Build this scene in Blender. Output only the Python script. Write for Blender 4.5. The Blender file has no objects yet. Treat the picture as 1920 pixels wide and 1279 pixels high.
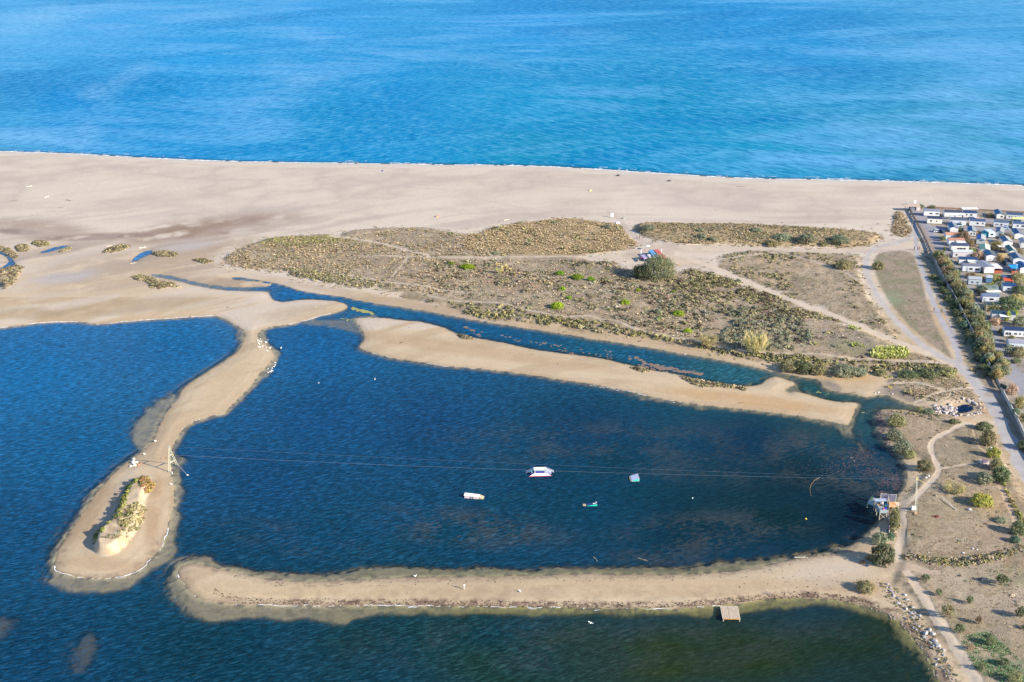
import bpy, math, random
import numpy as np
from mathutils import Vector, Matrix, Quaternion
S = bpy.context.scene
COL = S.collection
rnd = random.Random(7)
RS = np.random.RandomState(11)
R = math.radians

# ------------------------------------------------------------------ camera, sky, sun, exposure
CAMH = 175.0; FPX = 2370.0; PITCH = R(20.9)
cam = bpy.data.cameras.new('camera'); camo = bpy.data.objects.new('camera', cam); COL.objects.link(camo)
camo.location = (0, 0, CAMH); camo.rotation_euler = (math.pi/2 - PITCH, 0, 0)
cam.sensor_width = 36; cam.lens = 36*FPX/1920; cam.clip_start = 1; cam.clip_end = 60000
S.camera = camo
SUN_EL = R(25); SH = Vector((-.875, .485, 0)).normalized()
w = bpy.data.worlds.new('World'); S.world = w; w.use_nodes = True
nt = w.node_tree; bg = nt.nodes['Background']
sky = nt.nodes.new('ShaderNodeTexSky'); sky.sky_type = 'NISHITA'; sky.sun_disc = False
sky.sun_elevation = SUN_EL; sky.sun_rotation = math.atan2(-SH.x, -SH.y); sky.altitude = 100
sky.air_density = 1.0; sky.dust_density = .25; sky.ozone_density = 4.0
nt.links.new(sky.outputs[0], bg.inputs[0]); bg.inputs[1].default_value = .11
sl = bpy.data.lights.new('sun', 'SUN'); sl.energy = 4.5; sl.angle = R(.5); sl.color = (1, .885, .72)
so = bpy.data.objects.new('sun', sl); COL.objects.link(so)
ray = Vector((SH.x*math.cos(SUN_EL), SH.y*math.cos(SUN_EL), -math.sin(SUN_EL)))
so.rotation_euler = ray.to_track_quat('-Z', 'Y').to_euler(); so.location = (300, -200, 300)
S.view_settings.view_transform = 'Standard'; S.view_settings.look = 'None'
S.view_settings.exposure = 1.19; S.view_settings.gamma = 1
S.cycles.max_bounces = 5; S.cycles.diffuse_bounces = 2; S.cycles.glossy_bounces = 2
S.cycles.transparent_max_bounces = 8; S.cycles.use_denoising = True; S.cycles.volume_bounces = 0
S.cycles.volume_step_rate = 20

# ------------------------------------------------------------------ pixel <-> world
CP, SP = math.cos(PITCH), math.sin(PITCH)
def at_np(px, py, z=0.0):
    u = np.asarray(px, float)-960; v = np.asarray(py, float)-639.5
    t = (CAMH-z)/(FPX*SP+v*CP)
    return u*t, (FPX*CP-v*SP)*t
def at(px, py, z=0.0):
    x, y = at_np(px, py, z); return Vector((float(x), float(y), float(z)))
def proj(x, y, z=0.0):
    dz = np.asarray(z)-CAMH
    d = y*CP - dz*SP; up = y*SP + dz*CP
    return 960+FPX*x/d, 639.5-FPX*up/d
def ppm(py):                       # photo pixels per metre across, at ground row py
    v = py-639.5; return (FPX*SP+v*CP)/CAMH
def lin(c):
    c = np.asarray(c, float)/255.0
    return np.where(c <= .04045, c/12.92, ((c+.055)/1.055)**2.4)
KA = .64                           # picture tone -> surface albedo
def alb(c, k=KA): return lin(c)*k

# ------------------------------------------------------------------ noise
_T = RS.rand(256, 256)
def vn(x, y):
    x = np.asarray(x, float); y = np.asarray(y, float)
    xi = np.floor(x).astype(int); yi = np.floor(y).astype(int); fx = x-xi; fy = y-yi
    fx = fx*fx*(3-2*fx); fy = fy*fy*(3-2*fy)
    a = _T[xi & 255, yi & 255]; b = _T[(xi+1) & 255, yi & 255]; c = _T[xi & 255, (yi+1) & 255]; d = _T[(xi+1) & 255, (yi+1) & 255]
    return (a*(1-fx)+b*fx)*(1-fy)+(c*(1-fx)+d*fx)*fy
def fbm(x, y, s, o=4, seed=0):
    r = 0; a = .5; t = 0
    for i in range(o):
        r = r+a*vn(x/s+seed*13.7+i*7.3, y/s+seed*5.1+i*3.9); t += a; a *= .5; s /= 2.03
    return r/t
def sst(x, a, b):
    t = np.clip((x-a)/(b-a), 0, 1); return t*t*(3-2*t)

# ------------------------------------------------------------------ traced outlines (photograph pixels on the ground plane)
A_ = [(-900,262),(-100,282),(0,284),(100,287),(170,290),(290,297),(400,302),(550,305),(700,307),(850,309),(1000,311),(1100,316),(1200,323),(1300,329),(1400,335),(1600,338),(1750,342),(1920,348),(2050,352),(2900,375),
 (2900,1900),(1850,1900),(1800,1450),(1775,1330),(1760,1279),(1755,1255),(1742,1230),(1725,1207),(1705,1182),(1685,1165),(1665,1150),(1635,1140),(1605,1131),(1567,1125),(1517,1121),(1467,1121),(1430,1125),(1392,1132),(1350,1135),(1312,1137),(1280,1144),(1230,1141),(1150,1142),(1050,1140),(950,1137),(850,1136),(755,1135),(705,1135),(630,1136),(580,1135),(517,1134),(455,1133),(405,1130),(375,1122),(357,1109),(352,1097),(340,1086),(334,1072),(340,1062),(357,1055),(380,1059),(405,1066),(455,1076),(505,1087),(567,1092),(642,1089),(705,1085),(830,1082),(900,1082),(1000,1079),(1083,1077),(1200,1079),(1275,1077),(1325,1075),(1375,1072),(1425,1062),(1475,1052),(1525,1042),(1560,1038),(1579,1032),(1597,1025),(1622,1008),(1639,991),(1650,980),(1665,965),(1672,950),(1680,935),(1691,922),(1700,911),(1702,894),(1699,873),(1691,859),(1682,850),(1672,839),(1661,827),(1650,816),(1646,797),(1642,779),(1650,769),(1665,768),(1695,769),(1721,771),(1747,772),(1756,770),
 (1747,765),(1719,762),(1691,754),(1665,741),(1644,741),(1627,745),(1617,744),(1597,737),(1565,735),(1550,730),(1542,722),(1535,711),(1497,707),(1467,700),(1422,690),(1372,679),(1285,664),(1175,645),(1100,634),(1025,621),(950,610),(887,600),(812,585),(762,577),(712,570),(675,564),(640,556),(600,552),(555,544),(535,536),(507,529),(475,524),(450,520),(432,520),(437,525),(475,527),(507,532),(512,536),(475,538),(450,539),(412,536),(375,530),(350,524),(325,517),(295,514),(277,516),(315,524),(340,529),(365,536),(395,541),(427,545),(465,546),(500,547),(506,552),(510,563),(527,567),(542,565),(560,562),(590,562),(630,565),(650,571),(652,578),(630,586),(602,592),(570,601),(540,609),(515,612),(495,616),(484,621),(482,630),(490,640),(500,646),(510,656),(515,665),(512,672),(502,685),(490,697),(475,717),(457,737),(440,755),(427,765),(420,776),(395,780),(365,790),(347,797),(334,817),(327,831),(318,845),(319,865),(322,876),(320,893),(325,918),(325,941),(320,969),(313,991),(305,1017),(294,1039),(274,1056),(257,1070),(234,1080),(215,1083),(187,1084),(158,1083),(130,1079),(108,1072),(102,1062),(105,1042),(119,1014),(144,977),(167,943),(184,921),(206,896),(229,875),(257,853),(282,834),(290,822),(297,802),(307,780),(320,762),(335,745),(340,732),(365,712),(402,690),(430,672),(450,655),(457,642),(462,627),(457,619),(440,609),(420,596),(400,591),(330,596),(260,601),(210,605),(180,608),(150,603),(100,604),(50,608),(0,615),(-100,622),(-900,660)]
B_ = [(665,601),(670,596),(712,596),(750,600),(800,605),(837,617),(862,630),(912,637),(975,650),(1025,660),(1087,666),(1137,674),(1175,684),(1222,695),(1260,700),(1292,710),(1335,717),(1372,724),(1410,724),(1432,720),(1440,710),(1455,705),(1482,715),(1492,720),(1475,727),(1468,732),(1478,739),(1492,735),(1515,740),(1547,750),(1572,754),(1600,754),(1609,757),(1600,770),(1595,785),(1591,799),(1560,791),(1510,782),(1447,772),(1385,766),(1310,759),(1247,749),(1197,737),(1160,730),(1100,718),(1050,712),(1000,703),(950,697),(887,690),(825,686),(790,679),(750,674),(712,666),(682,657),(673,651),(685,637),(682,622),(672,610)]
PONDS = [[(-300,455),(-60,462),(0,470),(12,477),(25,487),(29,496),(15,502),(0,507),(-60,520),(-300,540),(-300,528),(-60,512),(0,502),(12,497),(17,490),(10,480),(0,476),(-60,470),(-300,465)],
 [(67,476),(82,470),(110,461),(132,461),(112,467),(87,474)],
 [(244,491),(255,480),(272,470),(285,469),(287,474),(270,481),(255,490)],
 [(-60,520),(0,527),(5,535),(0,540),(-60,560)],
 [(1790,767),(1796,761),(1809,757),(1824,761),(1827,767),(1819,772),(1804,775),(1793,773)],
 [(1752,771),(1760,772),(1775,777),(1800,781),(1802,778),(1785,772),(1765,767)]]
SHELF = [[(335,733),(302,748),(277,765),(255,790),(249,815),(262,838),(257,853),(229,872),(200,892),(178,913),(153,946),(122,991),(94,1034),(87,1053),(88,1084),(105,1098),(139,1112),(173,1110),(218,1104),(251,1093),(285,1070),(316,1045),(325,1020),(330,986),(337,958),(343,927),(337,898),(341,873),(358,859),(330,850),(320,900),(200,1000),(300,800)],
 [(397,1042),(355,1045),(325,1057),(307,1080),(315,1100),(332,1125),(345,1145),(372,1161),(420,1164),(460,1160),(492,1155),(580,1155),(625,1165),(647,1171),(670,1160),(705,1150),(755,1150),(1000,1150),(1250,1152),(1347,1150),(1392,1147),(1455,1140),(1492,1134),(1542,1135),(1580,1140),(1642,1150),(1667,1165),(1695,1202),(1717,1225),(1742,1252),(1750,1277),(1780,1450),(1800,1450),(1775,1100),(1640,985),(1625,994),(1587,1020),(1550,1030),(1475,1040),(1400,1051),(1325,1060),(1200,1062),(1100,1064),(900,1066),(755,1065),(680,1065),(630,1072),(555,1075),(497,1074),(467,1065),(430,1055),(410,1062),(392,1050)],
 [(540,607),(585,600),(655,575),(700,585),(712,596),(680,605),(690,622),(682,628),(650,616),(615,613),(585,607)],
 [(395,590),(430,597),(445,612),(452,630),(447,648),(425,668),(400,690),(470,640),(460,610)],
 [(480,618),(500,616),(492,630),(505,644),(517,652),(521,664),(519,676),(507,692),(492,712),(470,728),(505,660)],
 [(1500,735),(1470,740),(1465,728),(1490,716)],
 [(1591,775),(1600,800),(1608,830),(1625,850),(1590,812),(1560,796),(1510,787),(1440,777),(1380,770),(1300,762),(1230,750),(1150,735)],
 [(-80,1165),(0,1160),(30,1154),(40,1158),(28,1180),(15,1192),(0,1200),(-60,1215)],
 [(160,1183),(182,1182),(190,1200),(190,1218),(170,1248),(150,1262),(128,1264),(140,1232),(152,1205)],
 [(277,514),(330,516),(380,529),(420,537),(480,539),(515,537),(530,545),(505,552),(480,547),(380,540),(310,525)],
 [(680,590),(720,600),(700,610),(685,640),(672,655),(740,600)]]
MOUND = [(265,901),(282,905),(290,915),(281,928),(273,940),(273,958),(266,978),(257,1000),(242,1024),(222,1041),(204,1048),(176,1043),(175,1025),(181,1007),(207,984),(219,963),(231,938),(238,919),(252,905)]
D1 = [(412,490),(430,478),(470,462),(500,447),(550,444),(620,440),(640,446),(640,436),(700,430),(760,428),(800,430),(850,438),(900,441),(905,432),(960,421),(1030,413),(1080,411),(1120,418),(1165,421),(1180,440),(1197,455),(1195,466),(1150,476),(1080,482),(1100,492),(1155,492),(1195,520),(1245,524),(1290,503),(1330,512),(1400,537),(1500,577),(1620,622),(1700,656),(1790,688),(1800,698),(1790,706),(1740,708),(1690,706),(1640,700),(1600,700),(1560,694),(1480,689),(1400,674),(1300,652),(1200,634),(1100,622),(1000,609),(920,600),(870,592),(850,577),(800,568),(740,553),(700,543),(600,532),(560,524),(530,508),(440,505)]
D2 = [(1186,427),(1200,419),(1260,421),(1350,423),(1450,425),(1540,430),(1600,433),(1640,438),(1655,448),(1640,460),(1600,465),(1500,466),(1400,464),(1300,459),(1240,456),(1200,444)]
D3 = [(1672,440),(1678,398),(1688,396),(1711,436),(1692,447)]
D4 = [(1340,483),(1400,471),(1460,469),(1500,476),(1615,478),(1614,500),(1618,530),(1636,568),(1672,615),(1688,640),(1600,602),(1500,567),(1420,535),(1350,503)]
D5 = [(1645,474),(1712,470),(1722,500),(1732,530),(1745,590),(1782,660),(1792,683),(1745,650),(1694,605),(1659,560),(1640,520),(1636,490)]
D6 = [(1655,772),(1700,774),(1745,776),(1800,785),(1850,800),(1875,840),(1895,880),(1950,980),(2400,1200),(2800,1900),(1900,1900),(1840,1320),(1790,1240),(1740,1180),(1700,1110),(1660,1100),(1690,1045),(1684,1000),(1672,960),(1720,900),(1735,872),(1700,850),(1668,815),(1652,790)]
D7 = [(1655,715),(1700,708),(1790,705),(1815,715),(1840,750),(1850,785),(1830,760),(1800,755),(1770,760),(1740,755),(1700,745),(1672,730)]
VEG = [([(60,458),(70,454),(90,456),(92,462),(75,464)],0),([(30,464),(45,461),(55,466),(50,474),(35,473)],0),([(-60,455),(0,463),(22,470),(35,482),(30,486),(14,478),(0,470),(-60,465)],0),
 ([(-80,510),(0,506),(30,500),(45,502),(38,516),(24,535),(8,545),(0,525),(-80,540)],0),([(192,476),(205,468),(225,461),(245,463),(235,470),(210,476)],0),([(285,477),(300,474),(320,475),(335,478),(325,483),(300,483)],0),
 ([(247,521),(262,518),(283,522),(300,530),(325,533),(338,541),(320,540),(300,544),(283,542),(278,530),(258,528)],0),([(362,489),(380,488),(400,493),(385,496)],0),([(112,475),(122,469),(135,466),(130,471)],0),
 ([(860,629),(872,631),(884,637),(870,636)],0),([(1270,703),(1290,710),(1320,717),(1360,722),(1400,730),(1395,734),(1360,728),(1320,728),(1300,725)],0),([(1184,690),(1205,692),(1218,697),(1205,699)],0)]
# paths: (points, width px start, width px end, colour, class)
DIRT = (222,204,182); GREY = (194,190,190); PALE = (216,199,178)
PATHS = [
 ([(1166,414),(1130,375),(1098,338)],1.0,1,(213,199,186),'track'),([(1168,414),(1140,372),(1118,346)],1.0,1,(213,199,186),'track'),([(1164,412),(1138,388),(1120,368)],1,1,(212,198,186),'track'),([(1170,412),(1180,390),(1184,366),(1160,350)],1.0,1,(213,199,187),'track'),([(880,372),(980,392),(1050,402)],1,1,(196,184,176),'track'),([(600,350),(720,352),(860,360)],1,1,(198,186,178),'track'),([(1200,372),(1222,360),(1215,350)],1.0,1,(213,199,187),'track'),([(1540,400),(1620,395),(1700,392)],1,1,(196,184,174),'track'),
 ([(1270,478),(1300,490),(1340,503),(1400,530),(1450,550),(1500,570),(1560,593),(1620,617),(1680,642),(1720,657),(1760,674),(1800,693)],7,13,DIRT,'track'),
 ([(1715,420),(1712,440),(1700,452),(1680,457),(1640,466),(1626,480),(1622,500),(1627,522),(1640,548),(1660,578),(1680,605),(1706,630),(1732,650),(1760,668),(1800,690)],7,13,(200,192,188),'track'),
 ([(1230,470),(1300,466),(1440,470),(1540,475),(1590,471),(1630,466)],16,4,PALE,'track'),
 ([(1440,471),(1500,485),(1560,505),(1600,522),(1625,538)],4,6,(190,175,160),'track'),
 ([(1350,489),(1400,483),(1450,477),(1500,474)],2.5,2.5,PALE,'track'),
 ([(1716,400),(1716,440),(1718,470),(1722,490),(1735,522),(1745,556),(1755,583),(1772,616),(1787,640),(1795,662),(1800,690)],6,13,(186,184,190),'track'),
 ([(1752,548),(1765,570),(1778,600),(1790,630),(1800,665)],3,6,(184,178,178),'track'),
 ([(1795,682),(1803,692),(1827,719),(1849,746),(1868,775),(1884,809),(1898,839),(1913,866),(1960,960),(2100,1230)],17,34,GREY,'road'),
 ([(1850,742),(1870,742),(1888,748)],10,12,(178,168,158),'track'),
 ([(1140,398),(1160,412),(1172,425),(1180,440),(1195,452),(1220,464)],6,14,(205,190,176),'track'),
 ([(1260,468),(1225,470),(1190,476),(1170,484)],26,10,(207,188,170),'track'),
 ([(690,482),(825,485),(925,486),(1025,483),(1100,484),(1170,486)],2,4,PALE,'track'),
 ([(620,445),(640,448),(675,452),(725,461),(775,475),(805,482)],5,4,PALE,'track'),
 ([(760,472),(767,482),(757,497),(735,522)],2.5,2.5,PALE,'track'),
 ([(902,434),(908,450),(915,470),(925,486)],2,2,PALE,'track'),
 ([(545,504),(600,512),(650,519),(700,526),(720,532),(775,536),(825,545),(870,552)],2.5,2.5,PALE,'track'),
 ([(780,550),(830,565),(887,569),(937,570),(975,582),(1025,592),(1060,599),(1100,595),(1125,601),(1162,607),(1187,620),(1225,630),(1280,640),(1310,645),(1347,654),(1385,661),(1460,666),(1535,667),(1585,676),(1640,677),(1720,681),(1790,686)],2.5,4,PALE,'track'),
 ([(1657,721),(1691,722),(1719,721),(1738,726),(1757,732),(1776,737)],3,4,PALE,'track'),
 ([(1715,756),(1740,747),(1766,739),(1794,732),(1826,730)],3,4,PALE,'track'),
 ([(1700,762),(1740,759),(1768,755),(1785,745),(1783,735)],6,3,(205,185,160),'track'),
 ([(1862,795),(1832,799),(1804,799),(1785,809),(1770,818),(1749,829),(1744,846),(1753,869),(1762,888),(1747,907),(1729,924),(1717,937),(1702,944),(1692,965),(1693,991),(1691,1014),(1682,1034),(1681,1050),(1691,1065),(1702,1078),(1716,1100),(1732,1124),(1747,1152),(1762,1172),(1781,1199),(1798,1227),(1813,1250),(1828,1276),(1870,1350),(1930,1450)],7,22,(222,203,180),'track'),
 ([(1702,944),(1690,946)],15,14,(218,198,174),'track'),
 ([(1660,1065),(1690,1065),(1720,1072),(1760,1078)],26,8,(205,184,162),'track'),
 ([(1764,884),(1794,879),(1832,874)],4,3,PALE,'track'),
 ([(1821,801),(1828,824),(1834,842),(1850,856)],3,4,(215,185,150),'track'),
 ([(1790,783),(1815,790),(1835,797)],5,7,(218,186,150),'track'),
 ([(1868,905),(1880,925),(1895,960),(1905,985)],9,9,(212,186,160),'track'),
 ([(1888,765),(1900,790),(1915,815)],4,4,(200,182,170),'track')]
CAMP = [(1703,393),(1740,393),(1920,404),(2900,440),(2900,1600),(2000,960),(1920,830),(1903,784),(1886,751),(1856,694),(1830,642),(1811,606),(1786,556),(1770,529),(1755,500),(1742,470),(1732,445),(1716,415)]
LANE = [([(1716,402),(1735,430),(1752,455),(1770,485),(1790,515),(1812,548),(1828,580),(1842,610),(1858,640),(1880,675),(1900,705),(1930,750)],20,30),
 ([(1735,412),(1780,414),(1850,417),(1920,421)],7,7),([(1745,430),(1800,432),(1870,433),(1930,436)],8,8),([(1848,432),(1858,455),(1872,485),(1890,505)],10,14),([(1872,493),(1900,506),(1930,512)],12,14)]

# ------------------------------------------------------------------ the ground grid (regular where the picture looks, wide margins beyond)
def axis(a, b, step, far_a, far_b, grow=1.35):
    c = list(np.arange(a, b+.01, step)); s = step; v = a; left = []
    while v > far_a: s *= grow; v -= s; left.append(max(v, far_a))
    s = step; v = b; right = []
    while v < far_b: s *= grow; v += s; right.append(min(v, far_b))
    return np.array(left[::-1]+c+right)
PX = axis(-60, 1990, 2.1, -800, 2800); PY = axis(272, 1300, 1.8, 262, 1850)
PX = np.unique(PX); PY = np.unique(PY)
NX, NY = len(PX), len(PY)
GPX, GPY = np.meshgrid(PX, PY)
GX, GY = at_np(GPX, GPY)
SC = 1/ppm(GPY)                      # metres per pixel across
SD = np.sin(PITCH+np.arctan((GPY-639.5)/FPX))
def chaikin(p, n=2, closed=True):
    p = np.array(p, float)
    for _ in range(n):
        q = np.roll(p, -1, 0) if closed else p[1:]
        a = p if closed else p[:-1]
        r = np.empty((2*len(a), 2)); r[0::2] = a*.75+q*.25; r[1::2] = a*.25+q*.75
        if not closed: r = np.vstack([p[:1], r, p[-1:]])
        p = r
    return p
def pt_seg(xx, yy, a, b, k):
    dx, dy = b[0]-a[0], (b[1]-a[1])*k
    ex, ey = xx-a[0], (yy-a[1])*k
    t = np.clip((ex*dx+ey*dy)/(dx*dx+dy*dy+1e-9), 0, 1)
    return np.hypot(ex-t*dx, ey-t*dy), t
def inside(poly):
    p = np.array(poly, float); q = np.roll(p, -1, 0); m = np.zeros((NY, NX), bool)
    for j in range(NY):
        y = PY[j]; c = (p[:, 1] > y) != (q[:, 1] > y)
        if c.any():
            xs = np.sort(p[c, 0]+(y-p[c, 1])*(q[c, 0]-p[c, 0])/(q[c, 1]-p[c, 1]))
            m[j] = (np.searchsorted(xs, PX) % 2) == 1
    return m
def sdf(poly, rad=60, smooth=2):
    p = chaikin(poly, smooth) if smooth else np.array(poly, float)
    d = np.full((NY, NX), float(rad))
    for i in range(len(p)):
        a, b = p[i], p[(i+1) % len(p)]
        if max(a[0], b[0]) < -700 or min(a[0], b[0]) > 2700: continue
        j0, j1 = np.searchsorted(PY, [min(a[1], b[1])-rad*.6, max(a[1], b[1])+rad*.6]); i0, i1 = np.searchsorted(PX, [min(a[0], b[0])-rad, max(a[0], b[0])+rad])
        if j1 <= j0 or i1 <= i0: continue
        k = 1/math.sin(PITCH+math.atan(((a[1]+b[1])/2-639.5)/FPX))
        dd, _ = pt_seg(GPX[j0:j1, i0:i1], GPY[j0:j1, i0:i1], a, b, k)
        s = d[j0:j1, i0:i1]; np.minimum(s, dd, out=s)
    d *= SC
    return np.where(inside(p), d, -d)
def band(pts, w0, w1, soft=1.2, closed=False):
    p = chaikin(pts, 2, False); m = np.zeros((NY, NX)); n = len(p)-1
    for i in range(n):
        a, b = p[i], p[i+1]; hw = (w0+(w1-w0)*i/n)/2; r = hw+soft+2
        j0, j1 = np.searchsorted(PY, [min(a[1], b[1])-r, max(a[1], b[1])+r]); i0, i1 = np.searchsorted(PX, [min(a[0], b[0])-r, max(a[0], b[0])+r])
        if j1 <= j0 or i1 <= i0: continue
        dd, _ = pt_seg(GPX[j0:j1, i0:i1], GPY[j0:j1, i0:i1], a, b, 1.25)
        dd = dd+(fbm(GX[j0:j1, i0:i1], GY[j0:j1, i0:i1], 3, 2, 3)-.5)*hw*.9
        s = m[j0:j1, i0:i1]; np.maximum(s, 1-sst(dd, hw-soft, hw+soft), out=s)
    return m
def ell(cx, cy, rx, ry, ang=0, soft=.5):
    c, s = math.cos(R(ang)), math.sin(R(ang)); x = GPX-cx; y = GPY-cy
    return 1-sst(np.hypot((x*c+y*s)/rx, (-x*s+y*c)/ry), 1-soft, 1+soft)

wig = (fbm(GX, GY, 5, 3, 5)-.5)*1.3
dl = np.maximum(sdf(A_), sdf(B_, 60))
dpond = np.full((NY, NX), 99.)
for p in PONDS: dpond = np.minimum(dpond, -sdf(p, 30, 1))
dland = np.minimum(dl, dpond)+wig*.45
dland += (fbm(GX, GY, 1.4, 2, 8)-.5)*.5+(fbm(GX, GY, 3.2, 2, 18)-.5)*.7*(GPY > 560)
dsh = np.full((NY, NX), -99.)
for p in SHELF: dsh = np.maximum(dsh, sdf(p, 30))
dsh += (fbm(GX, GY, 6, 3, 9)-.5)*4+(fbm(GX, GY, 1.8, 3, 19)-.5)*2.6
SEAW = GPY < 400
# dunes
dd_ = {}
for nm, p in (('D1',D1),('D2',D2),('D3',D3),('D4',D4),('D5',D5),('D6',D6),('D7',D7)): dd_[nm] = sdf(p, 40)
dv = np.full((NY, NX), -99.)
for p, k in VEG: dv = np.maximum(dv, sdf(p, 20, 1))
dm = sdf(MOUND, 30)
pathm = np.zeros((NY, NX)); pcol = np.zeros((NY, NX, 3)); pcls = np.zeros((NY, NX), int); pw = np.zeros((NY, NX))
for pts, a, b, c, k in PATHS:
    m = band(pts, a, b)
    pcol = pcol*(1-m[..., None])+alb(c)*m[..., None]; pathm = np.maximum(pathm, m); pw = pw*(1-m)+m; pcls[m > .5] = 2 if k == 'road' else 1
pcol = pcol/np.maximum(pw, 1e-3)[..., None]
campd = sdf(CAMP, 40, 0); camp = sst(campd, -.3, .3)
lane = np.zeros((NY, NX))
for pts, a, b in LANE: lane = np.maximum(lane, band(pts, a, b, 2))
ddune = np.maximum.reduce([dd_['D1'], dd_['D2'], dd_['D3'], dd_['D4'], dd_['D7']])
# heights
n1 = fbm(GX, GY, 22, 4, 1); n2 = fbm(GX, GY, 5, 3, 2)
hl = .03+.55*(1-np.exp(-np.maximum(dland, 0)/5))+.7*sst(GPY, 420, 330)*sst(dland, 2, 12)
hl += sst(ddune, -.5, 3)*(.25+1.3*(n1-.35)+.55*(n2-.4))*(1-.35*pathm)
hl += sst(dd_['D2'], -.5, 5)*1.0+sst(dd_['D6'], 0, 3)*(.3+.9*(n1-.3)+.25*(n2-.5))*(1-.2*pathm)
hl += sst(dv, -.3, 1.2)*(.35+.5*n2)
hl += sst(dm, 0, 1.9)*(1.9+.9*n2)*(.75+.35*sst(GPY, 900, 1030))+sst(dm, -4, 0)*.2
hl += (n2-.5)*.10*sst(dland, .5, 3)
hl = np.where(camp > .5, .9+.0*hl, hl)
hl = np.maximum(hl, .03+np.minimum(np.maximum(dland, 0)*.05, .1))
wd = np.maximum(-dland, 0)
s_ = np.minimum(wd-np.where(GPY > 560, 1.3, .9), -dsh)
s_ = np.where((GPY > 560) & (GPX > 480) & (GPX < 1720) & (GPY < 800) & (dsh > -1), s_-.5, s_)
dep = .04+.22*sst(wd, 0, 3.5)+1.9*sst(s_, -1.4, 4.2)
dep += .55*np.maximum(ell(5,1180,45,40,0), ell(165,1222,45,60,0))*(dland < 0)
dep = np.where(SEAW, .03+wd*.22, dep)
HZ = np.where(dland > 0, hl, -dep)
def samp(F, x, y):
    px, py = proj(np.asarray(x, float), np.asarray(y, float), 0.)
    i = np.clip(np.interp(px, PX, np.arange(NX)), 0, NX-1.001); j = np.clip(np.interp(py, PY, np.arange(NY)), 0, NY-1.001)
    i0 = i.astype(int); j0 = j.astype(int); fi = i-i0; fj = j-j0
    return (F[j0, i0]*(1-fi)+F[j0, i0+1]*fi)*(1-fj)+(F[j0+1, i0]*(1-fi)+F[j0+1, i0+1]*fi)*fj
def ground(px, py, base=None):      # the point of the ground seen at a pixel
    z = 0.0
    for _ in range(3):
        p = at(px, py, z); z = max(0.0, float(samp(HZ, p.x, p.y)))
    return Vector((p.x, p.y, z))
# ------------------------------------------------------------------ ground colour: what each patch of ground is made of
def mixc(c, m, new):
    return c*(1-m[..., None])+new*m[..., None]
n_f = fbm(GX, GY, 1.6, 3, 21); n_m = fbm(GX, GY, 7, 4, 22); n_l = fbm(GX, GY, 40, 4, 23)
wdx = sst(GPX, 1500, 500)*.8+.08*fbm(GX, GY, 60, 2, 28); strk = fbm((GX+GY*wdx)*.22, (GY-GX*wdx), 10, 5, 24); strk2 = fbm((GX+GY*wdx*.7)*.14, GY-GX*wdx*.7, 7, 5, 25)
C = np.zeros((NY, NX, 3))+alb((217,195,164))
C = mixc(C, sst(GPY, 560, 400), alb((217,201,183)))
C = mixc(C, sst(GPY, 480, 400), alb((224,209,191)))
C = mixc(C, sst(strk, .44, .6)*(.35+.35*sst(GPY, 400, 440))*(GPY < 620), alb((222,207,192)))
C = mixc(C, sst(strk2, .5, .66)*(.15+.35*sst(GPY, 385, 420))*(GPY < 520), alb((184,168,156)))
C = mixc(C, sst(strk, .55, .35)*.45*(GPY > 560), alb((186,160,128)))
for cx, cy, rx, ry, an, cc, st in ((390,430,160,20,-8,(158,134,116),1.0),(560,418,140,7,-4,(188,172,158),.6),(170,446,110,6,-2,(146,124,114),1.0),(60,430,110,16,4,(170,150,134),.75),(30,436,45,5,3,(140,122,118),.7),
     (330,480,120,22,-10,(176,154,132),.8),(240,520,200,30,-8,(190,166,136),.7),(180,500,110,28,-6,(180,164,148),.6),(120,520,60,12,-5,(190,186,190),.6),(350,462,60,10,-8,(195,190,192),.6),(250,575,150,14,-6,(186,163,130),.7),(60,590,70,12,3,(180,158,128),.6),
     (430,532,70,10,4,(166,142,118),.8),(700,560,220,8,11,(184,160,132),.6),(1100,622,400,8,9,(188,160,126),.6),(430,400,200,8,-4,(195,180,170),.5),(560,590,70,14,-8,(190,168,140),.5),
     (900,660,260,12,8,(196,166,132),.6),(1400,752,170,12,7,(206,168,122),.75),(1590,710,60,10,5,(206,170,124),.8),(1665,735,20,8,0,(160,150,140),.8),(1560,725,20,7,25,(150,140,132),.85),(1700,745,40,7,22,(140,128,122),.8),
     (420,740,90,30,-55,(205,182,148),.5),(160,960,30,70,32,(180,148,112),.6),(290,960,14,70,8,(182,150,116),.6),(190,1060,90,14,5,(198,170,136),.6),(215,950,14,70,28,(200,188,176),.5),
     (600,1108,260,16,0,(214,188,150),.7),(1100,1095,320,8,-1,(220,196,158),.6),(1300,1105,250,10,-3,(212,184,146),.5),(1560,1075,90,25,-10,(218,202,182),.7),(1480,1100,130,10,-8,(205,180,148),.4),
     (1380,375,60,22,0,(200,184,174),.5),(1250,360,80,25,20,(202,190,182),.4),(1650,385,200,8,2,(204,190,180),.5)):
    C = mixc(C, ell(cx, cy, rx, ry, an)*sst(n_m*.4+strk*.6, .28, .5)*st, alb(cc))
C = mixc(C, sst(ell(300,500,400,70,0)*strk2, .5, .7)*.5, alb((172,154,138)))
# pale windblown sand round the dune edges
edge = np.exp(-np.abs(ddune+1.5)/3)*(GPY < 560)
C = mixc(C, edge*.8, alb((226,212,196)))
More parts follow.
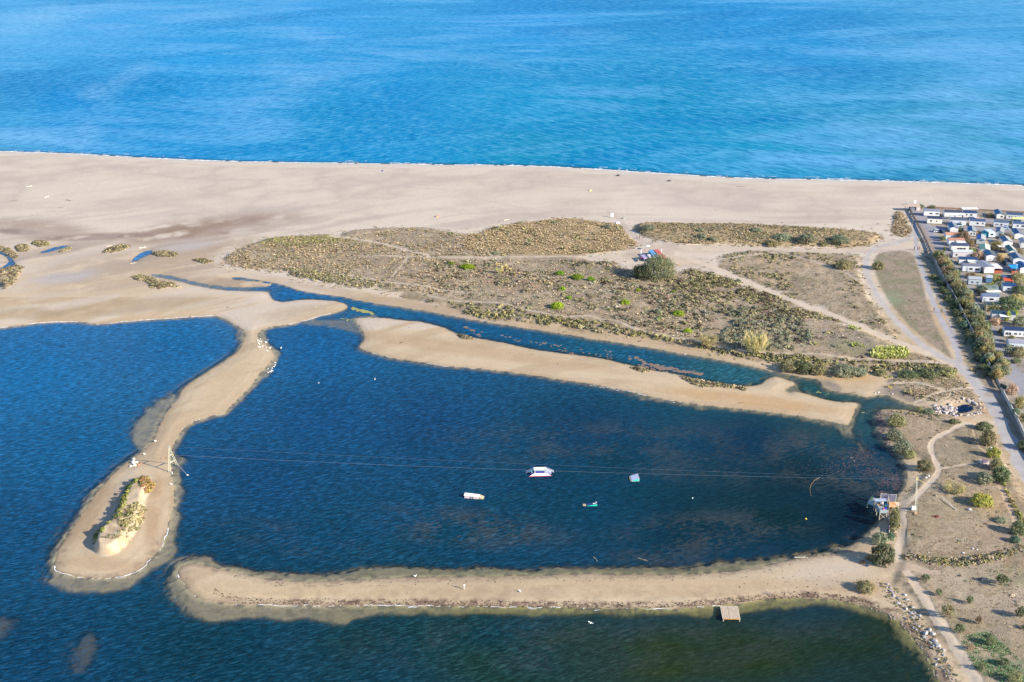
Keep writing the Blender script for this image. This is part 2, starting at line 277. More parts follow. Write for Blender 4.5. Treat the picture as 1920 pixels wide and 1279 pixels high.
# foreshore: washed pale strip, faint berm lines
sd2 = -sdf([(x, y) for x, y in A_[:19]]+[(2900,2000),(-900,2000)], 60)*-1
fs = (GPY < 420)
C = mixc(C, fs*(1-sst(sd2, 5, 16))*.8, alb((224,214,202)))
C = mixc(C, fs*np.exp(-np.abs(sd2-19-6*(n_l-.5)*2)/1.2)*.5, alb((188,172,160)))
C = mixc(C, fs*np.exp(-np.abs(sd2-34-14*(n_l-.5)*2)/1.5)*.35, alb((192,178,166)))
C = mixc(C, sst(fbm(GX*.5+GY*.5, GY-GX*.2, 14, 4, 71), .55, .66)*.35*(GPY < 470), alb((198,182,170)))
tide = np.sin(dland*2.4+7*n_m)*.5+.5
C = C*(1-.07*(tide*((GPY > 560) & (dland < 14)))[..., None])
# damp rim by the water
C = mixc(C, np.exp(-np.maximum(dland, 0)/1.1)*.55, alb((164,140,114)))
C = mixc(C, np.exp(-np.maximum(dland, 0)/.7)*.5*((GPY > 1000) & (GPY < 1500)), alb((110,95,84)))
# dry weed wrack on the southern spit
wr = np.exp(-np.abs(dland-1.6)/1.2)*(GPY > 1100)*sst(n_f, .45, .62)*sst(GPX, 380, 600)
C = mixc(C, wr*.95, alb((112,88,80)))
wr2 = np.exp(-np.abs(dland-1.2)/1.0)*((GPY > 1000) & (GPY < 1095))*sst(n_f, .5, .65)
C = mixc(C, wr2*.6, alb((140,118,104)))
# scrub ground
sg = sst(np.maximum.reduce([ddune, dd_['D6']])+(n_m-.5)*9+(n_f-.5)*4, -1.2, 1.6)
gcol = np.zeros((NY, NX, 3))+alb((186,169,143))
gcol = mixc(gcol, sst(n_m, .45, .65), alb((186,164,138)))
gcol = mixc(gcol, sst(n_l, .5, .65)*.7, alb((174,158,136)))
gcol = mixc(gcol, sst(fbm(GX, GY, 12, 4, 31), .52, .64)*.6, alb((152,140,112)))
gcol = mixc(gcol, sst(n_f, .5, .68)*.55, alb((138,120,98)))
gcol = mixc(gcol, sst(fbm(GX, GY, .9, 2, 51), .58, .75)*.5, alb((110,98,78)))
C = mixc(C, sg*.93, gcol)
straw = sst(dd_['D1'], 0, 2)*ell(1050,445,180,38,0,.2)+sst(dd_['D2'], 0, 2)+sst(dd_['D3'], 0, 1)
C = mixc(C, np.clip(straw, 0, 1)*.7, mixc(gcol, np.full((NY, NX), .8), alb((196,168,126))))
for cx, cy, rx, ry, an, cc, st in ((620,452,60,7,2,(150,145,80),.8),(560,470,120,18,6,(160,142,104),.5),(720,500,120,14,8,(172,152,130),.5),(950,535,60,14,10,(190,150,130),.6),(1300,610,50,16,10,(184,160,132),.5),(1330,620,90,10,10,(176,158,130),.6),
     (1540,620,60,30,20,(176,158,142),.9),(1600,640,70,14,14,(170,156,140),.9),(1600,655,60,12,8,(150,146,110),.6),(1690,690,60,6,3,(170,146,120),.6),
     (1850,770,30,8,10,(215,180,140),.6),(1730,740,40,8,0,(178,150,126),.6),(1740,815,40,26,-20,(176,154,132),.7),(1790,850,26,24,0,(166,152,130),.7),(1790,980,70,50,10,(182,164,134),.5),(1860,1005,40,20,20,(182,160,138),.6),
     (1850,1110,90,40,15,(192,176,152),.9),(1870,1150,50,70,20,(178,162,142),.6),(1860,1235,60,30,30,(110,134,100),.8),(1900,1085,40,18,10,(146,142,112),.6),(1900,1260,40,26,20,(120,138,104),.5),(1880,940,30,40,40,(200,170,134),.6)):
    C = mixc(C, ell(cx, cy, rx, ry, an)*sst(n_m, .3, .55)*st, alb(cc))
d5 = sst(dd_['D5'], -.5, 1.5)
C = mixc(C, d5*.95, mixc(mixc(mixc(gcol*.0+alb((168,152,134)), sst(n_m, .42, .6), alb((148,142,116))), sst(n_f, .45, .65)*.6, alb((136,124,104))), ell(1665,560,22,14)*.8+ell(1680,570,18,10)*.5, alb((144,150,118))))
# patch of low green and bare verge between track and camp
C = mixc(C, sst(band([(1725,470),(1745,510),(1765,545),(1790,590),(1815,640),(1835,690)], 26, 44, 5), .2, .8)*(1-camp)*.8*sst(GPY, 455, 500), mixc(gcol, np.full((NY, NX), .5), alb((148,142,118))))
C = mixc(C, band([(1850,705),(1870,740),(1890,775),(1910,815),(1940,880)], 34, 50, 6)*(1-camp)*.9, mixc(gcol, np.full((NY, NX), .5), alb((140,124,112))))
C = mixc(C, sst(dv, -.5, .3)*.7, alb((168,146,108)))
# clay mound
C = mixc(C, sst(dm, -.6, .3), mixc(mixc(C*0+alb((216,194,164)), sst(n_f, .5, .65)*.8, alb((196,168,134))), sst(n_m, .5, .62)*.7, alb((224,210,192))))
# tracks and roads
pn = .86+.28*fbm(GX, GY, 4, 3, 41)
C = mixc(C, pathm*.92, pcol*pn[..., None])
# dark stones and mud rim by the channel mouth
C = mixc(C, ell(1652,800,9,34,-12)*sst(n_f, .35, .6)*.9*(dland > 0), alb((92,80,84)))
# camp
gc = mixc(mixc(C*0+alb((168,158,150)), sst(n_m, .4, .6), alb((190,174,158))), sst(n_f, .52, .66)*.5, alb((118,116,90)))
gc = mixc(gc, lane*.9, alb((166,166,176))*(.9+.2*n_m)[..., None])
gc = mixc(gc, band([(1700,396),(1725,430),(1745,465),(1765,495)], 14, 14, 3)*.6, alb((168,150,130)))
C = mixc(C, camp, gc)
# lagoon bed
bed = C*0+alb((206,182,146),.75); bed = mixc(bed, sst(GPY, 1000, 1150)*sst(GPX, 500, 1000), alb((176,160,106),.75))
bed = mixc(bed, sst(n_f, .5, .7)*.3, alb((120,108,80)))
C = np.where((dland <= 0)[..., None], bed, C)
C = mixc(C, (np.exp(-wd/1.0)*.8)*sst(n_f, .42, .58)*(dland <= 0)*(GPY > 560)*((GPX < 480) | (GPY > 600)), alb((84,84,92)))
C = np.clip(C*(.97+.06*RS.rand(NY, NX)[..., None]), 0, .85)

# ------------------------------------------------------------------ materials
def newmat(name):
    m = bpy.data.materials.new(name); m.use_nodes = True; nt = m.node_tree
    return m, nt, nt.nodes['Principled BSDF']
def N(nt, t, **kw):
    n = nt.nodes.new(t)
    for k, v in kw.items(): setattr(n, k, v)
    return n
def ground_mat(name, fine=3.0, bump=.05, rough=.95, amp=.22):
    m, nt, b = newmat(name)
    a = N(nt, 'ShaderNodeAttribute', attribute_name='Col'); tc = N(nt, 'ShaderNodeTexCoord')
    n = N(nt, 'ShaderNodeTexNoise'); n.inputs['Scale'].default_value = fine; n.inputs['Detail'].default_value = 6; n.inputs['Roughness'].default_value = .7
    mr = N(nt, 'ShaderNodeMapRange'); mr.inputs[1].default_value = .25; mr.inputs[2].default_value = .75; mr.inputs[3].default_value = 1-amp; mr.inputs[4].default_value = 1+amp
    mx = N(nt, 'ShaderNodeVectorMath', operation='MULTIPLY')
    bp = N(nt, 'ShaderNodeBump'); bp.inputs['Distance'].default_value = bump; bp.inputs['Strength'].default_value = 1
    nt.links.new(tc.outputs['Object'], n.inputs['Vector']); nt.links.new(n.outputs[0], mr.inputs[0])
    nt.links.new(a.outputs['Color'], mx.inputs[0]); nt.links.new(mr.outputs[0], mx.inputs[1]); nt.links.new(mx.outputs[0], b.inputs['Base Color'])
    nt.links.new(n.outputs[0], bp.inputs['Height']); nt.links.new(bp.outputs[0], b.inputs['Normal'])
    b.inputs['Roughness'].default_value = rough; b.inputs['Specular IOR Level'].default_value = .15
    return m
_M = {}
def mat(c, rough=.7, name=None, noise=.12, k=.8, metal=0):
    key = (tuple(c), rough, name)
    if key in _M: return _M[key]
    m, nt, b = newmat(name or 'paint_%d_%d_%d' % tuple(c))
    l = lin(c)*k
    n = N(nt, 'ShaderNodeTexNoise'); n.inputs['Scale'].default_value = 1.7; n.inputs['Detail'].default_value = 5
    tc = N(nt, 'ShaderNodeTexCoord'); nt.links.new(tc.outputs['Object'], n.inputs['Vector'])
    r = N(nt, 'ShaderNodeMapRange'); r.inputs[1].default_value = .3; r.inputs[2].default_value = .7; r.inputs[3].default_value = 1-noise; r.inputs[4].default_value = 1+noise*.4
    v = N(nt, 'ShaderNodeVectorMath', operation='MULTIPLY'); v.inputs[0].default_value = tuple(l)
    nt.links.new(n.outputs[0], r.inputs[0]); nt.links.new(r.outputs[0], v.inputs[1]); nt.links.new(v.outputs[0], b.inputs['Base Color'])
    b.inputs['Roughness'].default_value = rough; b.inputs['Metallic'].default_value = metal
    _M[key] = m; return m
def leaf_mat(name, c, var=.25):
    m, nt, b = newmat(name)
    a = N(nt, 'ShaderNodeAttribute', attribute_name='Col'); oi = N(nt, 'ShaderNodeObjectInfo')
    v = N(nt, 'ShaderNodeVectorMath', operation='MULTIPLY'); v.inputs[1].default_value = tuple(lin(c)*1.28)
    hs = N(nt, 'ShaderNodeHueSaturation'); r1 = N(nt, 'ShaderNodeMapRange'); r1.inputs[3].default_value = 1-var; r1.inputs[4].default_value = 1+var
    r2 = N(nt, 'ShaderNodeMapRange'); r2.inputs[3].default_value = .475; r2.inputs[4].default_value = .52
    m7 = N(nt, 'ShaderNodeMath', operation='MULTIPLY'); m7.inputs[1].default_value = 7.13; fr = N(nt, 'ShaderNodeMath', operation='FRACT')
    nt.links.new(oi.outputs['Random'], r1.inputs[0]); nt.links.new(oi.outputs['Random'], m7.inputs[0]); nt.links.new(m7.outputs[0], fr.inputs[0]); nt.links.new(fr.outputs[0], r2.inputs[0])
    nt.links.new(a.outputs['Color'], v.inputs[0]); nt.links.new(v.outputs[0], hs.inputs['Color']); nt.links.new(r1.outputs[0], hs.inputs['Value']); nt.links.new(r2.outputs[0], hs.inputs['Hue'])
    nt.links.new(hs.outputs[0], b.inputs['Base Color']); b.inputs['Roughness'].default_value = .85; b.inputs['Specular IOR Level'].default_value = .2
    tl = N(nt, 'ShaderNodeBsdfTranslucent'); ms = N(nt, 'ShaderNodeMixShader'); ms.inputs[0].default_value = .48; nt.links.new(hs.outputs[0], tl.inputs[0]); nt.links.new(b.outputs[0], ms.inputs[1]); nt.links.new(tl.outputs[0], ms.inputs[2]); nt.links.new(ms.outputs[0], nt.nodes['Material Output'].inputs[0])
    return m

# ------------------------------------------------------------------ mesh helpers
def link(o, parent=None):
    COL.objects.link(o)
    if parent is not None: o.parent = parent
    return o
def tag(o, label=None, cat=None, group=None, kind=None):
    if label: o['label'] = label
    if cat: o['category'] = cat
    if group: o['group'] = group
    if kind: o['kind'] = kind
    return o
def np_mesh(name, V, F, attrs=None, smooth=True):
    me = bpy.data.meshes.new(name); V = np.asarray(V, np.float32); F = np.asarray(F, np.int32); k = F.shape[1]
    me.vertices.add(len(V)); me.vertices.foreach_set('co', V.ravel())
    me.loops.add(F.size); me.loops.foreach_set('vertex_index', F.ravel())
    me.polygons.add(len(F)); me.polygons.foreach_set('loop_start', np.arange(0, F.size, k, dtype=np.int32)); me.polygons.foreach_set('loop_total', np.full(len(F), k, np.int32))
    me.polygons.foreach_set('use_smooth', np.full(len(F), smooth)); me.update(calc_edges=True)
    for nm, arr in (attrs or {}).items():
        arr = np.asarray(arr, np.float32)
        if arr.ndim == 1:
            a = me.attributes.new(nm, 'FLOAT', 'POINT'); a.data.foreach_set('value', arr)
        else:
            a = me.attributes.new(nm, 'FLOAT_COLOR', 'POINT'); c = np.ones((len(arr), 4), np.float32); c[:, :3] = arr; a.data.foreach_set('color', c.ravel())
    return me
def obj(name, me, m, parent=None):
    o = bpy.data.objects.new(name, me)
    if m and not me.materials: me.materials.append(m)
    return link(o, parent)
def empty(name, loc, rz=0):
    o = bpy.data.objects.new(name, None); o.empty_display_size = .5; link(o); o.location = loc; o.rotation_euler = (0, 0, rz); return o
class MB:
    def __init__(s): s.v = []; s.f = []
    def add(s, v, f):
        n = len(s.v); s.v += [tuple(q) for q in v]; s.f += [tuple(i+n for i in q) for q in f]; return s
    def hexa(s, b, t):       # four bottom, four top corners
        return s.add(list(b)+list(t), [(3,2,1,0),(4,5,6,7),(0,1,5,4),(1,2,6,5),(2,3,7,6),(3,0,4,7)])
    def box(s, x0, x1, y0, y1, z0, z1):
        return s.hexa([(x0,y0,z0),(x1,y0,z0),(x1,y1,z0),(x0,y1,z0)], [(x0,y0,z1),(x1,y0,z1),(x1,y1,z1),(x0,y1,z1)])
    def tube(s, a, b, r, r2=None, n=6):
        a = Vector(a); b = Vector(b); d = (b-a).normalized(); u = d.orthogonal().normalized(); w_ = d.cross(u); r2 = r if r2 is None else r2
        v = [a+(u*math.cos(2*math.pi*i/n)+w_*math.sin(2*math.pi*i/n))*r for i in range(n)]+[b+(u*math.cos(2*math.pi*i/n)+w_*math.sin(2*math.pi*i/n))*r2 for i in range(n)]
        return s.add(v, [(i, (i+1) % n, n+(i+1) % n, n+i) for i in range(n)]+[tuple(range(n-1, -1, -1)), tuple(range(n, 2*n))])
    def prism(s, poly, z0, z1):   # poly of xy
        n = len(poly); return s.add([(x, y, z0) for x, y in poly]+[(x, y, z1) for x, y in poly], [(i, (i+1) % n, n+(i+1) % n, n+i) for i in range(n)]+[tuple(range(n-1, -1, -1)), tuple(range(n, 2*n))])
    def ball(s, c, rx, ry, rz, n=8, m=5):
        v = [(c[0], c[1], c[2]-rz)]; f = []
        for j in range(1, m):
            a = -math.pi/2+math.pi*j/m
            for i in range(n): v.append((c[0]+rx*math.cos(a)*math.cos(2*math.pi*i/n), c[1]+ry*math.cos(a)*math.sin(2*math.pi*i/n), c[2]+rz*math.sin(a)))
        v.append((c[0], c[1], c[2]+rz)); L = len(v)-1
        for i in range(n): f.append((0, 1+(i+1) % n, 1+i)); f.append((L, 1+(m-2)*n+i, 1+(m-2)*n+(i+1) % n))
        for j in range(m-2):
            for i in range(n): a = 1+j*n+i; b = 1+j*n+(i+1) % n; f.append((a, b, b+n, a+n))
        return s.add(v, f)
    def mesh(s, name):
        me = bpy.data.meshes.new(name); me.from_pydata([tuple(map(float, q)) for q in s.v], [], s.f); me.update(); return me
    def build(s, name, m, parent=None, smooth=False):
        me = s.mesh(name)
        if smooth:
            for p in me.polygons: p.use_smooth = True
        return obj(name, me, m, parent)
def copy_tree(o, parent=None):
    c = o.copy(); COL.objects.link(c)
    if parent is not None: c.parent = parent
    for ch in list(o.children): copy_tree(ch, c)
    return c

# ------------------------------------------------------------------ terrain objects
cls = np.zeros((NY, NX), int)                       # 0 beach
cls[(GPY > 540) | ((GPY > 480) & (GPX < 430))] = 1  # sandbar
cls[sg > .5] = 2
cls[d5 > .5] = 2
cls[(pcls == 1) & (pathm > .5)] = 3; cls[(pcls == 2) & (pathm > .5)] = 4
cls[camp > .5] = 5; cls[dland <= 0] = 6
q = np.minimum(np.maximum(cls[:-1, :-1], cls[1:, 1:]), 6)
idx = np.arange(NX*NY).reshape(NY, NX)
Q = np.stack([idx[1:, :-1], idx[1:, 1:], idx[:-1, 1:], idx[:-1, :-1]], -1)
VV = np.stack([GX, GY, HZ], -1).reshape(-1, 3); CC = C.reshape(-1, 3)
keep = ~((PY[:-1, None] < 285) & (q == 6) & (PY[:-1, None] < 262))
TM = {0: ground_mat('dry_beach_sand', 1.2, .03, amp=.08), 1: ground_mat('lagoon_sand', 1.6, .05, amp=.13), 2: ground_mat('scrub_soil', 1.6, .15, amp=.32), 3: ground_mat('trodden_dirt', 1.5, .05, amp=.15),
      4: ground_mat('worn_tarmac', .6, .02, .9, .12), 5: ground_mat('camp_gravel', 1.0, .04), 6: ground_mat('bed_silt', 1.5, .03)}
TN = {0: 'beach', 1: 'sand_flats', 2: 'dune_ground', 3: 'dirt_track', 4: 'road', 5: 'campsite_ground', 6: 'lagoon_bed'}
for k in range(7):
    F = Q[(q == k) & keep]
    if not len(F): continue
    u, inv = np.unique(F, return_inverse=True)
    me = np_mesh(TN[k], VV[u], inv.reshape(-1, 4), {'Col': CC[u]})
    tag(obj(TN[k], me, TM[k]), kind='structure')

# ------------------------------------------------------------------ water
def idw(pts, px, py, p=2.5):
    acc = np.zeros(px.shape+(3,)); ww = np.zeros(px.shape)
    for x, y, c in pts:
        d = ((px-x)**2+((py-y)*1.6)**2+400)**(-p/2); acc += d[..., None]*lin(c); ww += d
    return acc/ww[..., None]
LG = [(60,700,(8,112,178)),(350,640,(6,108,172)),(150,850,(6,96,152)),(60,1000,(6,78,122)),(60,1230,(4,66,100)),(400,1230,(6,60,82)),(700,1220,(18,60,68)),(900,1250,(32,62,44)),(1100,1200,(42,62,38)),(1250,1240,(50,64,28)),(1400,1220,(44,60,26)),(1650,1230,(36,54,22)),(900,1180,(16,60,66)),
 (600,650,(8,98,160)),(600,780,(6,78,130)),(500,900,(4,72,118)),(800,800,(4,68,112)),(1100,800,(6,62,100)),(1400,830,(12,56,86)),(1500,900,(14,48,66)),(1300,1000,(6,50,62)),(1100,920,(4,64,90)),(1150,870,(4,62,86)),(900,1000,(2,66,92)),(600,1000,(4,68,98)),(450,1020,(4,64,92)),(1600,970,(4,36,58)),(1450,980,(10,48,56)),
 (30,490,(60,130,200)),(100,465,(60,140,215)),(270,480,(60,140,215)),(400,530,(96,134,180)),(560,550,(14,108,172)),(700,590,(12,106,158)),(900,620,(14,92,140)),(1150,660,(24,96,128)),(1380,700,(44,102,124)),(1550,730,(42,90,100)),(1640,800,(44,88,104)),(1640,850,(10,60,84)),(1700,765,(74,98,104)),(1810,766,(4,36,84))]
KW = .50
ys = slice(0, NY, 2); xs = slice(0, NX, 2)
wx, wy, wpx, wpy, wh = GX[ys, xs], GY[ys, xs], GPX[ys, xs], GPY[ys, xs], HZ[ys, xs]
wdep = np.maximum(-wh, 0)
op = 1-np.exp(-1.5*np.maximum(wdep-.12, 0)**1.25)
op = np.where((wpy > 560) & (wpy < 800) & (wpx > 560), np.maximum(op, .42*sst(wdep, .02, .12)), op)
pnd = np.maximum.reduce([ (wpy > 400)*(wpy < 512)*(wpx < 300)*.8, ((wpx > 1740) & (wpx < 1835) & (wpy > 740) & (wpy < 800))*.96])
op = np.maximum(op, pnd*sst(wdep, 0, .12))
op = np.maximum(op, (wpy > 505)*(wpy < 560)*(wpx > 270)*(wpx < 520)*.55*sst(wdep, 0, .12))
op = np.maximum(op, (wpy > 512)*(wpy < 600)*(wpx > 425)*(wpx < 700)*.8*sst(wdep, .03, .2))
op = np.maximum(op, .27*sst(wdep, 0, .2)*(wpy > 560))
dc = idw(LG, wpx, wpy)
def E(cx, cy, rx, ry, an=0, soft=.5):
    c, s = math.cos(R(an)), math.sin(R(an)); x = wpx-cx; y = wpy-cy
    return 1-sst(np.hypot((x*c+y*s)/rx, (-x*s+y*c)/ry), 1-soft, 1+soft)
weed = np.maximum.reduce([E(1560,870,130,50,15), .9*E(1680,900,30,20), .7*E(880,990,170,34,6), .75*E(1330,1000,170,40,-5), .55*E(1250,860,220,40,5), .5*E(1150,830,300,40,0), .45*E(550,1010,120,26,10), .6*E(1240,1040,90,20,0), .35*E(1200,1210,500,50,0), .8*E(1640,745,60,6,4)*0])
F = np.arange(wx.size).reshape(wx.shape); F = np.stack([F[1:, :-1], F[1:, 1:], F[:-1, 1:], F[:-1, :-1]], -1)
mn = np.minimum.reduce([wh[1:, :-1], wh[1:, 1:], wh[:-1, 1:], wh[:-1, :-1]])
lag = (mn < .06) & (wpy[1:, :-1] > 400)
u, inv = np.unique(F[lag], return_inverse=True)
lgm = np_mesh('lagoon_water', np.stack([wx, wy, 0*wx], -1).reshape(-1, 3)[u], inv.reshape(-1, 4), {'Col': dc.reshape(-1, 3)[u]*np.array([.9,1.0,.9])*KW, 'opac': op.ravel()[u], 'weed': weed.ravel()[u], 'calm': (1-.62*sst(wpx, 850, 1350)*sst(wpy, 700, 800)+.0*wpx).ravel()[u]})
# sea: from the shore out to the horizon
SPY = np.concatenate([np.array([-255,-245,-230,-210,-180,-140,-100]), np.arange(-60, 250, 10.), np.arange(252, 384, 2.)]); SPX = np.concatenate([np.arange(-800, -60, 40.), np.arange(-60, 1990, 6.), np.arange(2000, 2801, 40.)])
gx, gy = np.meshgrid(SPX, SPY); sx, sy = at_np(gx, gy)
sh = np.where(gy > 264, samp(HZ, sx, sy), -3.0)
sdp = np.maximum(-sh, 0)
SG = [(-50,260,(96,160,206)),(0,230,(60,154,216)),(120,190,(10,142,216)),(300,170,(0,140,210)),(350,120,(30,154,226)),(700,150,(6,146,214)),(650,240,(8,142,204)),(1000,280,(12,142,186)),(1000,200,(14,148,206)),(1250,200,(2,142,196)),(1450,250,(24,150,198)),(1850,330,(110,166,196)),(1920,260,(60,150,196)),(1700,290,(70,152,194)),(1500,80,(34,144,214)),(1000,20,(52,150,226)),(1850,70,(84,160,220)),(1400,20,(40,146,220)),(200,20,(84,164,232)),(60,60,(96,170,232)),(600,30,(60,156,228)),(1000,-100,(100,170,228)),(300,-150,(120,180,232)),(1700,-150,(120,180,232))]  # paler far tones hold the grazing sky reflection in the water colour
sdc = idw(SG, gx, gy)
F = np.arange(sx.size).reshape(sx.shape); F = np.stack([F[1:, :-1], F[1:, 1:], F[:-1, 1:], F[:-1, :-1]], -1)
mn = np.minimum.reduce([sh[1:, :-1], sh[1:, 1:], sh[:-1, 1:], sh[:-1, :-1]])
u, inv = np.unique(F[mn < .08], return_inverse=True)
side = sst(gx, 500, 1300)
wisp = np.zeros(gx.shape)  # pale bands: sky sheen on wind ripples, painted into the sea colour
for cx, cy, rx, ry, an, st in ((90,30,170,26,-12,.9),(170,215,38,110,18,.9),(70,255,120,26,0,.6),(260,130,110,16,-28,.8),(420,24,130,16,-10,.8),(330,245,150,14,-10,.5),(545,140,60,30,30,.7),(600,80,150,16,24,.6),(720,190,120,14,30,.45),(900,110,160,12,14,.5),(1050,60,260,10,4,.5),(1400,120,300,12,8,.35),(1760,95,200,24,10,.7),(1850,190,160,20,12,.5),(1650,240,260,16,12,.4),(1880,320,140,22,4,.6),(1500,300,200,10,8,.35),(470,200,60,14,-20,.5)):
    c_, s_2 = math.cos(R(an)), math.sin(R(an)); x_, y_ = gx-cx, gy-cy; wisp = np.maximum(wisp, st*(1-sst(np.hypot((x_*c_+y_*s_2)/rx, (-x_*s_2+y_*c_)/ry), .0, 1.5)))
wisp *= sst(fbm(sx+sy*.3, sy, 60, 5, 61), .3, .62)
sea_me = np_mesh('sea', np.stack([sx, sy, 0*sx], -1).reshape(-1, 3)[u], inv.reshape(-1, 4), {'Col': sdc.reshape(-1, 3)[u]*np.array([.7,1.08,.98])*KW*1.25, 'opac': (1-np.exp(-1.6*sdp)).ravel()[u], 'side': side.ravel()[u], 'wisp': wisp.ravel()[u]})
def water_mat(name, sea):
    m = bpy.data.materials.new(name); m.use_nodes = True; nt = m.node_tree; nt.nodes.clear(); L = nt.links.new
    out = N(nt, 'ShaderNodeOutputMaterial'); tc = N(nt, 'ShaderNodeTexCoord'); col = N(nt, 'ShaderNodeAttribute', attribute_name='Col'); opn = N(nt, 'ShaderNodeAttribute', attribute_name='opac')
    def noise(rot, sc, scale, detail=3, rough=.5, dist=0):
        mp = N(nt, 'ShaderNodeMapping'); mp.inputs['Rotation'].default_value = (0, 0, R(rot)); mp.inputs['Scale'].default_value = (sc[0], sc[1], 1)
        mp.vector_type = 'TEXTURE'; mp.inputs['Scale'].default_value = (1/sc[0], 1/sc[1], 1)
        n = N(nt, 'ShaderNodeTexNoise'); n.inputs['Scale'].default_value = scale; n.inputs['Detail'].default_value = detail; n.inputs['Roughness'].default_value = rough; n.inputs['Distortion'].default_value = dist
        L(tc.outputs['Object'], mp.inputs[0]); L(mp.outputs[0], n.inputs['Vector']); return n.outputs[0]
    def ramp(v, a, b, c=0, d=1):
        r = N(nt, 'ShaderNodeMapRange'); r.inputs[1].default_value = a; r.inputs[2].default_value = b; r.inputs[3].default_value = c; r.inputs[4].default_value = d; L(v, r.inputs[0]); return r.outputs[0]
    def math_(op, a, b):
        q = N(nt, 'ShaderNodeMath', operation=op)
        for i, v in enumerate((a, b)):
            if isinstance(v, (int, float)): q.inputs[i].default_value = v
            else: L(v, q.inputs[i])
        return q.outputs[0]
    def mixf(f, a, b):
        q = N(nt, 'ShaderNodeMix'); L(f, q.inputs[0]) if not isinstance(f, float) else setattr(q.inputs[0], 'default_value', f); L(a, q.inputs[2]); L(b, q.inputs[3]); return q.outputs[0]
    def mixcol(f, a, b, bt='MIX'):
        q = N(nt, 'ShaderNodeMix', data_type='RGBA', blend_type=bt); L(f, q.inputs[0]) if not isinstance(f, float) else setattr(q.inputs[0], 'default_value', f)
        for i, v in ((6, a), (7, b)):
            if isinstance(v, tuple): q.inputs[i].default_value = v+(1,)
            else: L(v, q.inputs[i])
        return q.outputs[2]
    def mulc(a, k):
        q = N(nt, 'ShaderNodeVectorMath', operation='MULTIPLY_ADD'); L(a, q.inputs[0]); q.inputs[1].default_value = (k, k, k); q.inputs[2].default_value = ((k-1)*.006,)*3 if k > 1 else (0, 0, 0); return q.outputs[0]
    if sea:
        sd = N(nt, 'ShaderNodeAttribute', attribute_name='side')
        wl = noise(46, (.4, 1), .30, 5, .72, .4); wr = noise(-50, (.3, 1), .24, 5, .72, .4); wfar = noise(6, (.5, 1), .34, 5, .75)
        wv = mixf(sd.outputs['Fac'], wl, wr); wv = mixf(.28, wv, wfar)
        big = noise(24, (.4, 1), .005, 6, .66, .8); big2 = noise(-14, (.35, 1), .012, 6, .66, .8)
        streak = math_('MULTIPLY', ramp(big, .47, .58), ramp(big2, .42, .56)); ripp = math_('MULTIPLY', ramp(wv, .48, .62), ramp(big2, .3, .65, .45, 1.0))  # streaks, crests, troughs: light and shade of ripples painted into the colour
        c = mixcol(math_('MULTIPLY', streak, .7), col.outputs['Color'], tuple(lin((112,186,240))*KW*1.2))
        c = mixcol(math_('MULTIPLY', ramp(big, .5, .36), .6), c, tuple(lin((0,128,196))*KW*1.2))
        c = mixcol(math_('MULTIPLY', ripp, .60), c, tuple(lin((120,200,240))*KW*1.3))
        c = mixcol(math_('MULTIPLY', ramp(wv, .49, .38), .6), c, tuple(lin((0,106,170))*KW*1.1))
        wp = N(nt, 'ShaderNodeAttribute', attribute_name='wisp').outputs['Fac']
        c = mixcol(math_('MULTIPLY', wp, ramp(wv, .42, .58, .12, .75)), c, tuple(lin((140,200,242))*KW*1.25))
        dist, rough = .6, .2
    else:
        wd_ = N(nt, 'ShaderNodeAttribute', attribute_name='weed')
        w1 = noise(20, (.26, 1), 1.7, 3, .62, .5); w2 = noise(33, (.3, 1), 1.0, 4, .66, .4); wv = mixf(.45, w1, w2)
        calm = N(nt, 'ShaderNodeAttribute', attribute_name='calm').outputs['Fac']
        wn = noise(25, (.6, 1), .8, 7, .74, .4); wb = noise(0, (1, 1), .07, 3, .5)
        wm = math_('MULTIPLY', ramp(math_('ADD', wn, math_('MULTIPLY', math_('SUBTRACT', wb, .5), .7)), .48, .57), wd_.outputs['Fac'])
        gust = noise(10, (.5, 1), .02, 4, .55)
        c = mixcol(math_('MULTIPLY', ramp(gust, .4, .65), .22), col.outputs['Color'], tuple(lin((20,84,140))*KW))
        c = mixcol(math_('MULTIPLY', wm, .75), c, tuple(lin((78,84,86))*KW*1.05))
        c = mixcol(math_('MULTIPLY', math_('MULTIPLY', ramp(wv, .5, .62), .85), calm), c, mulc(c, 2.3))  # bright crests and dark troughs: sky reflection and shade painted into the colour
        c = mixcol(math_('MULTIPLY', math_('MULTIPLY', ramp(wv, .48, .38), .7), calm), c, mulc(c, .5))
        dist, rough = .3, .12
    bp = N(nt, 'ShaderNodeBump'); bp.inputs['Strength'].default_value = 1; bp.inputs['Distance'].default_value = dist; L(wv, bp.inputs['Height'])
    df = N(nt, 'ShaderNodeBsdfDiffuse'); L(c, df.inputs[0]); tr = N(nt, 'ShaderNodeBsdfTransparent'); tr.inputs[0].default_value = (.90, .95, .95, 1)
    body = N(nt, 'ShaderNodeMixShader'); L(opn.outputs['Fac'] if sea else math_('ADD', opn.outputs['Fac'], math_('MULTIPLY', math_('MULTIPLY', math_('SUBTRACT', wv, .47), opn.outputs['Fac']), 1.3)), body.inputs[0]); L(tr.outputs[0], body.inputs[1]); L(df.outputs[0], body.inputs[2])
    fr = N(nt, 'ShaderNodeFresnel'); fr.inputs[0].default_value = 1.33; L(bp.outputs[0], fr.inputs[1])
    gl = N(nt, 'ShaderNodeBsdfGlossy'); gl.inputs['Roughness'].default_value = rough; L(bp.outputs[0], gl.inputs['Normal'])
    fin = N(nt, 'ShaderNodeMixShader'); L(math_('MULTIPLY', fr.outputs[0], .06 if sea else .2), fin.inputs[0]); L(body.outputs[0], fin.inputs[1]); L(gl.outputs[0], fin.inputs[2])
    L(fin.outputs[0], out.inputs[0]); return m
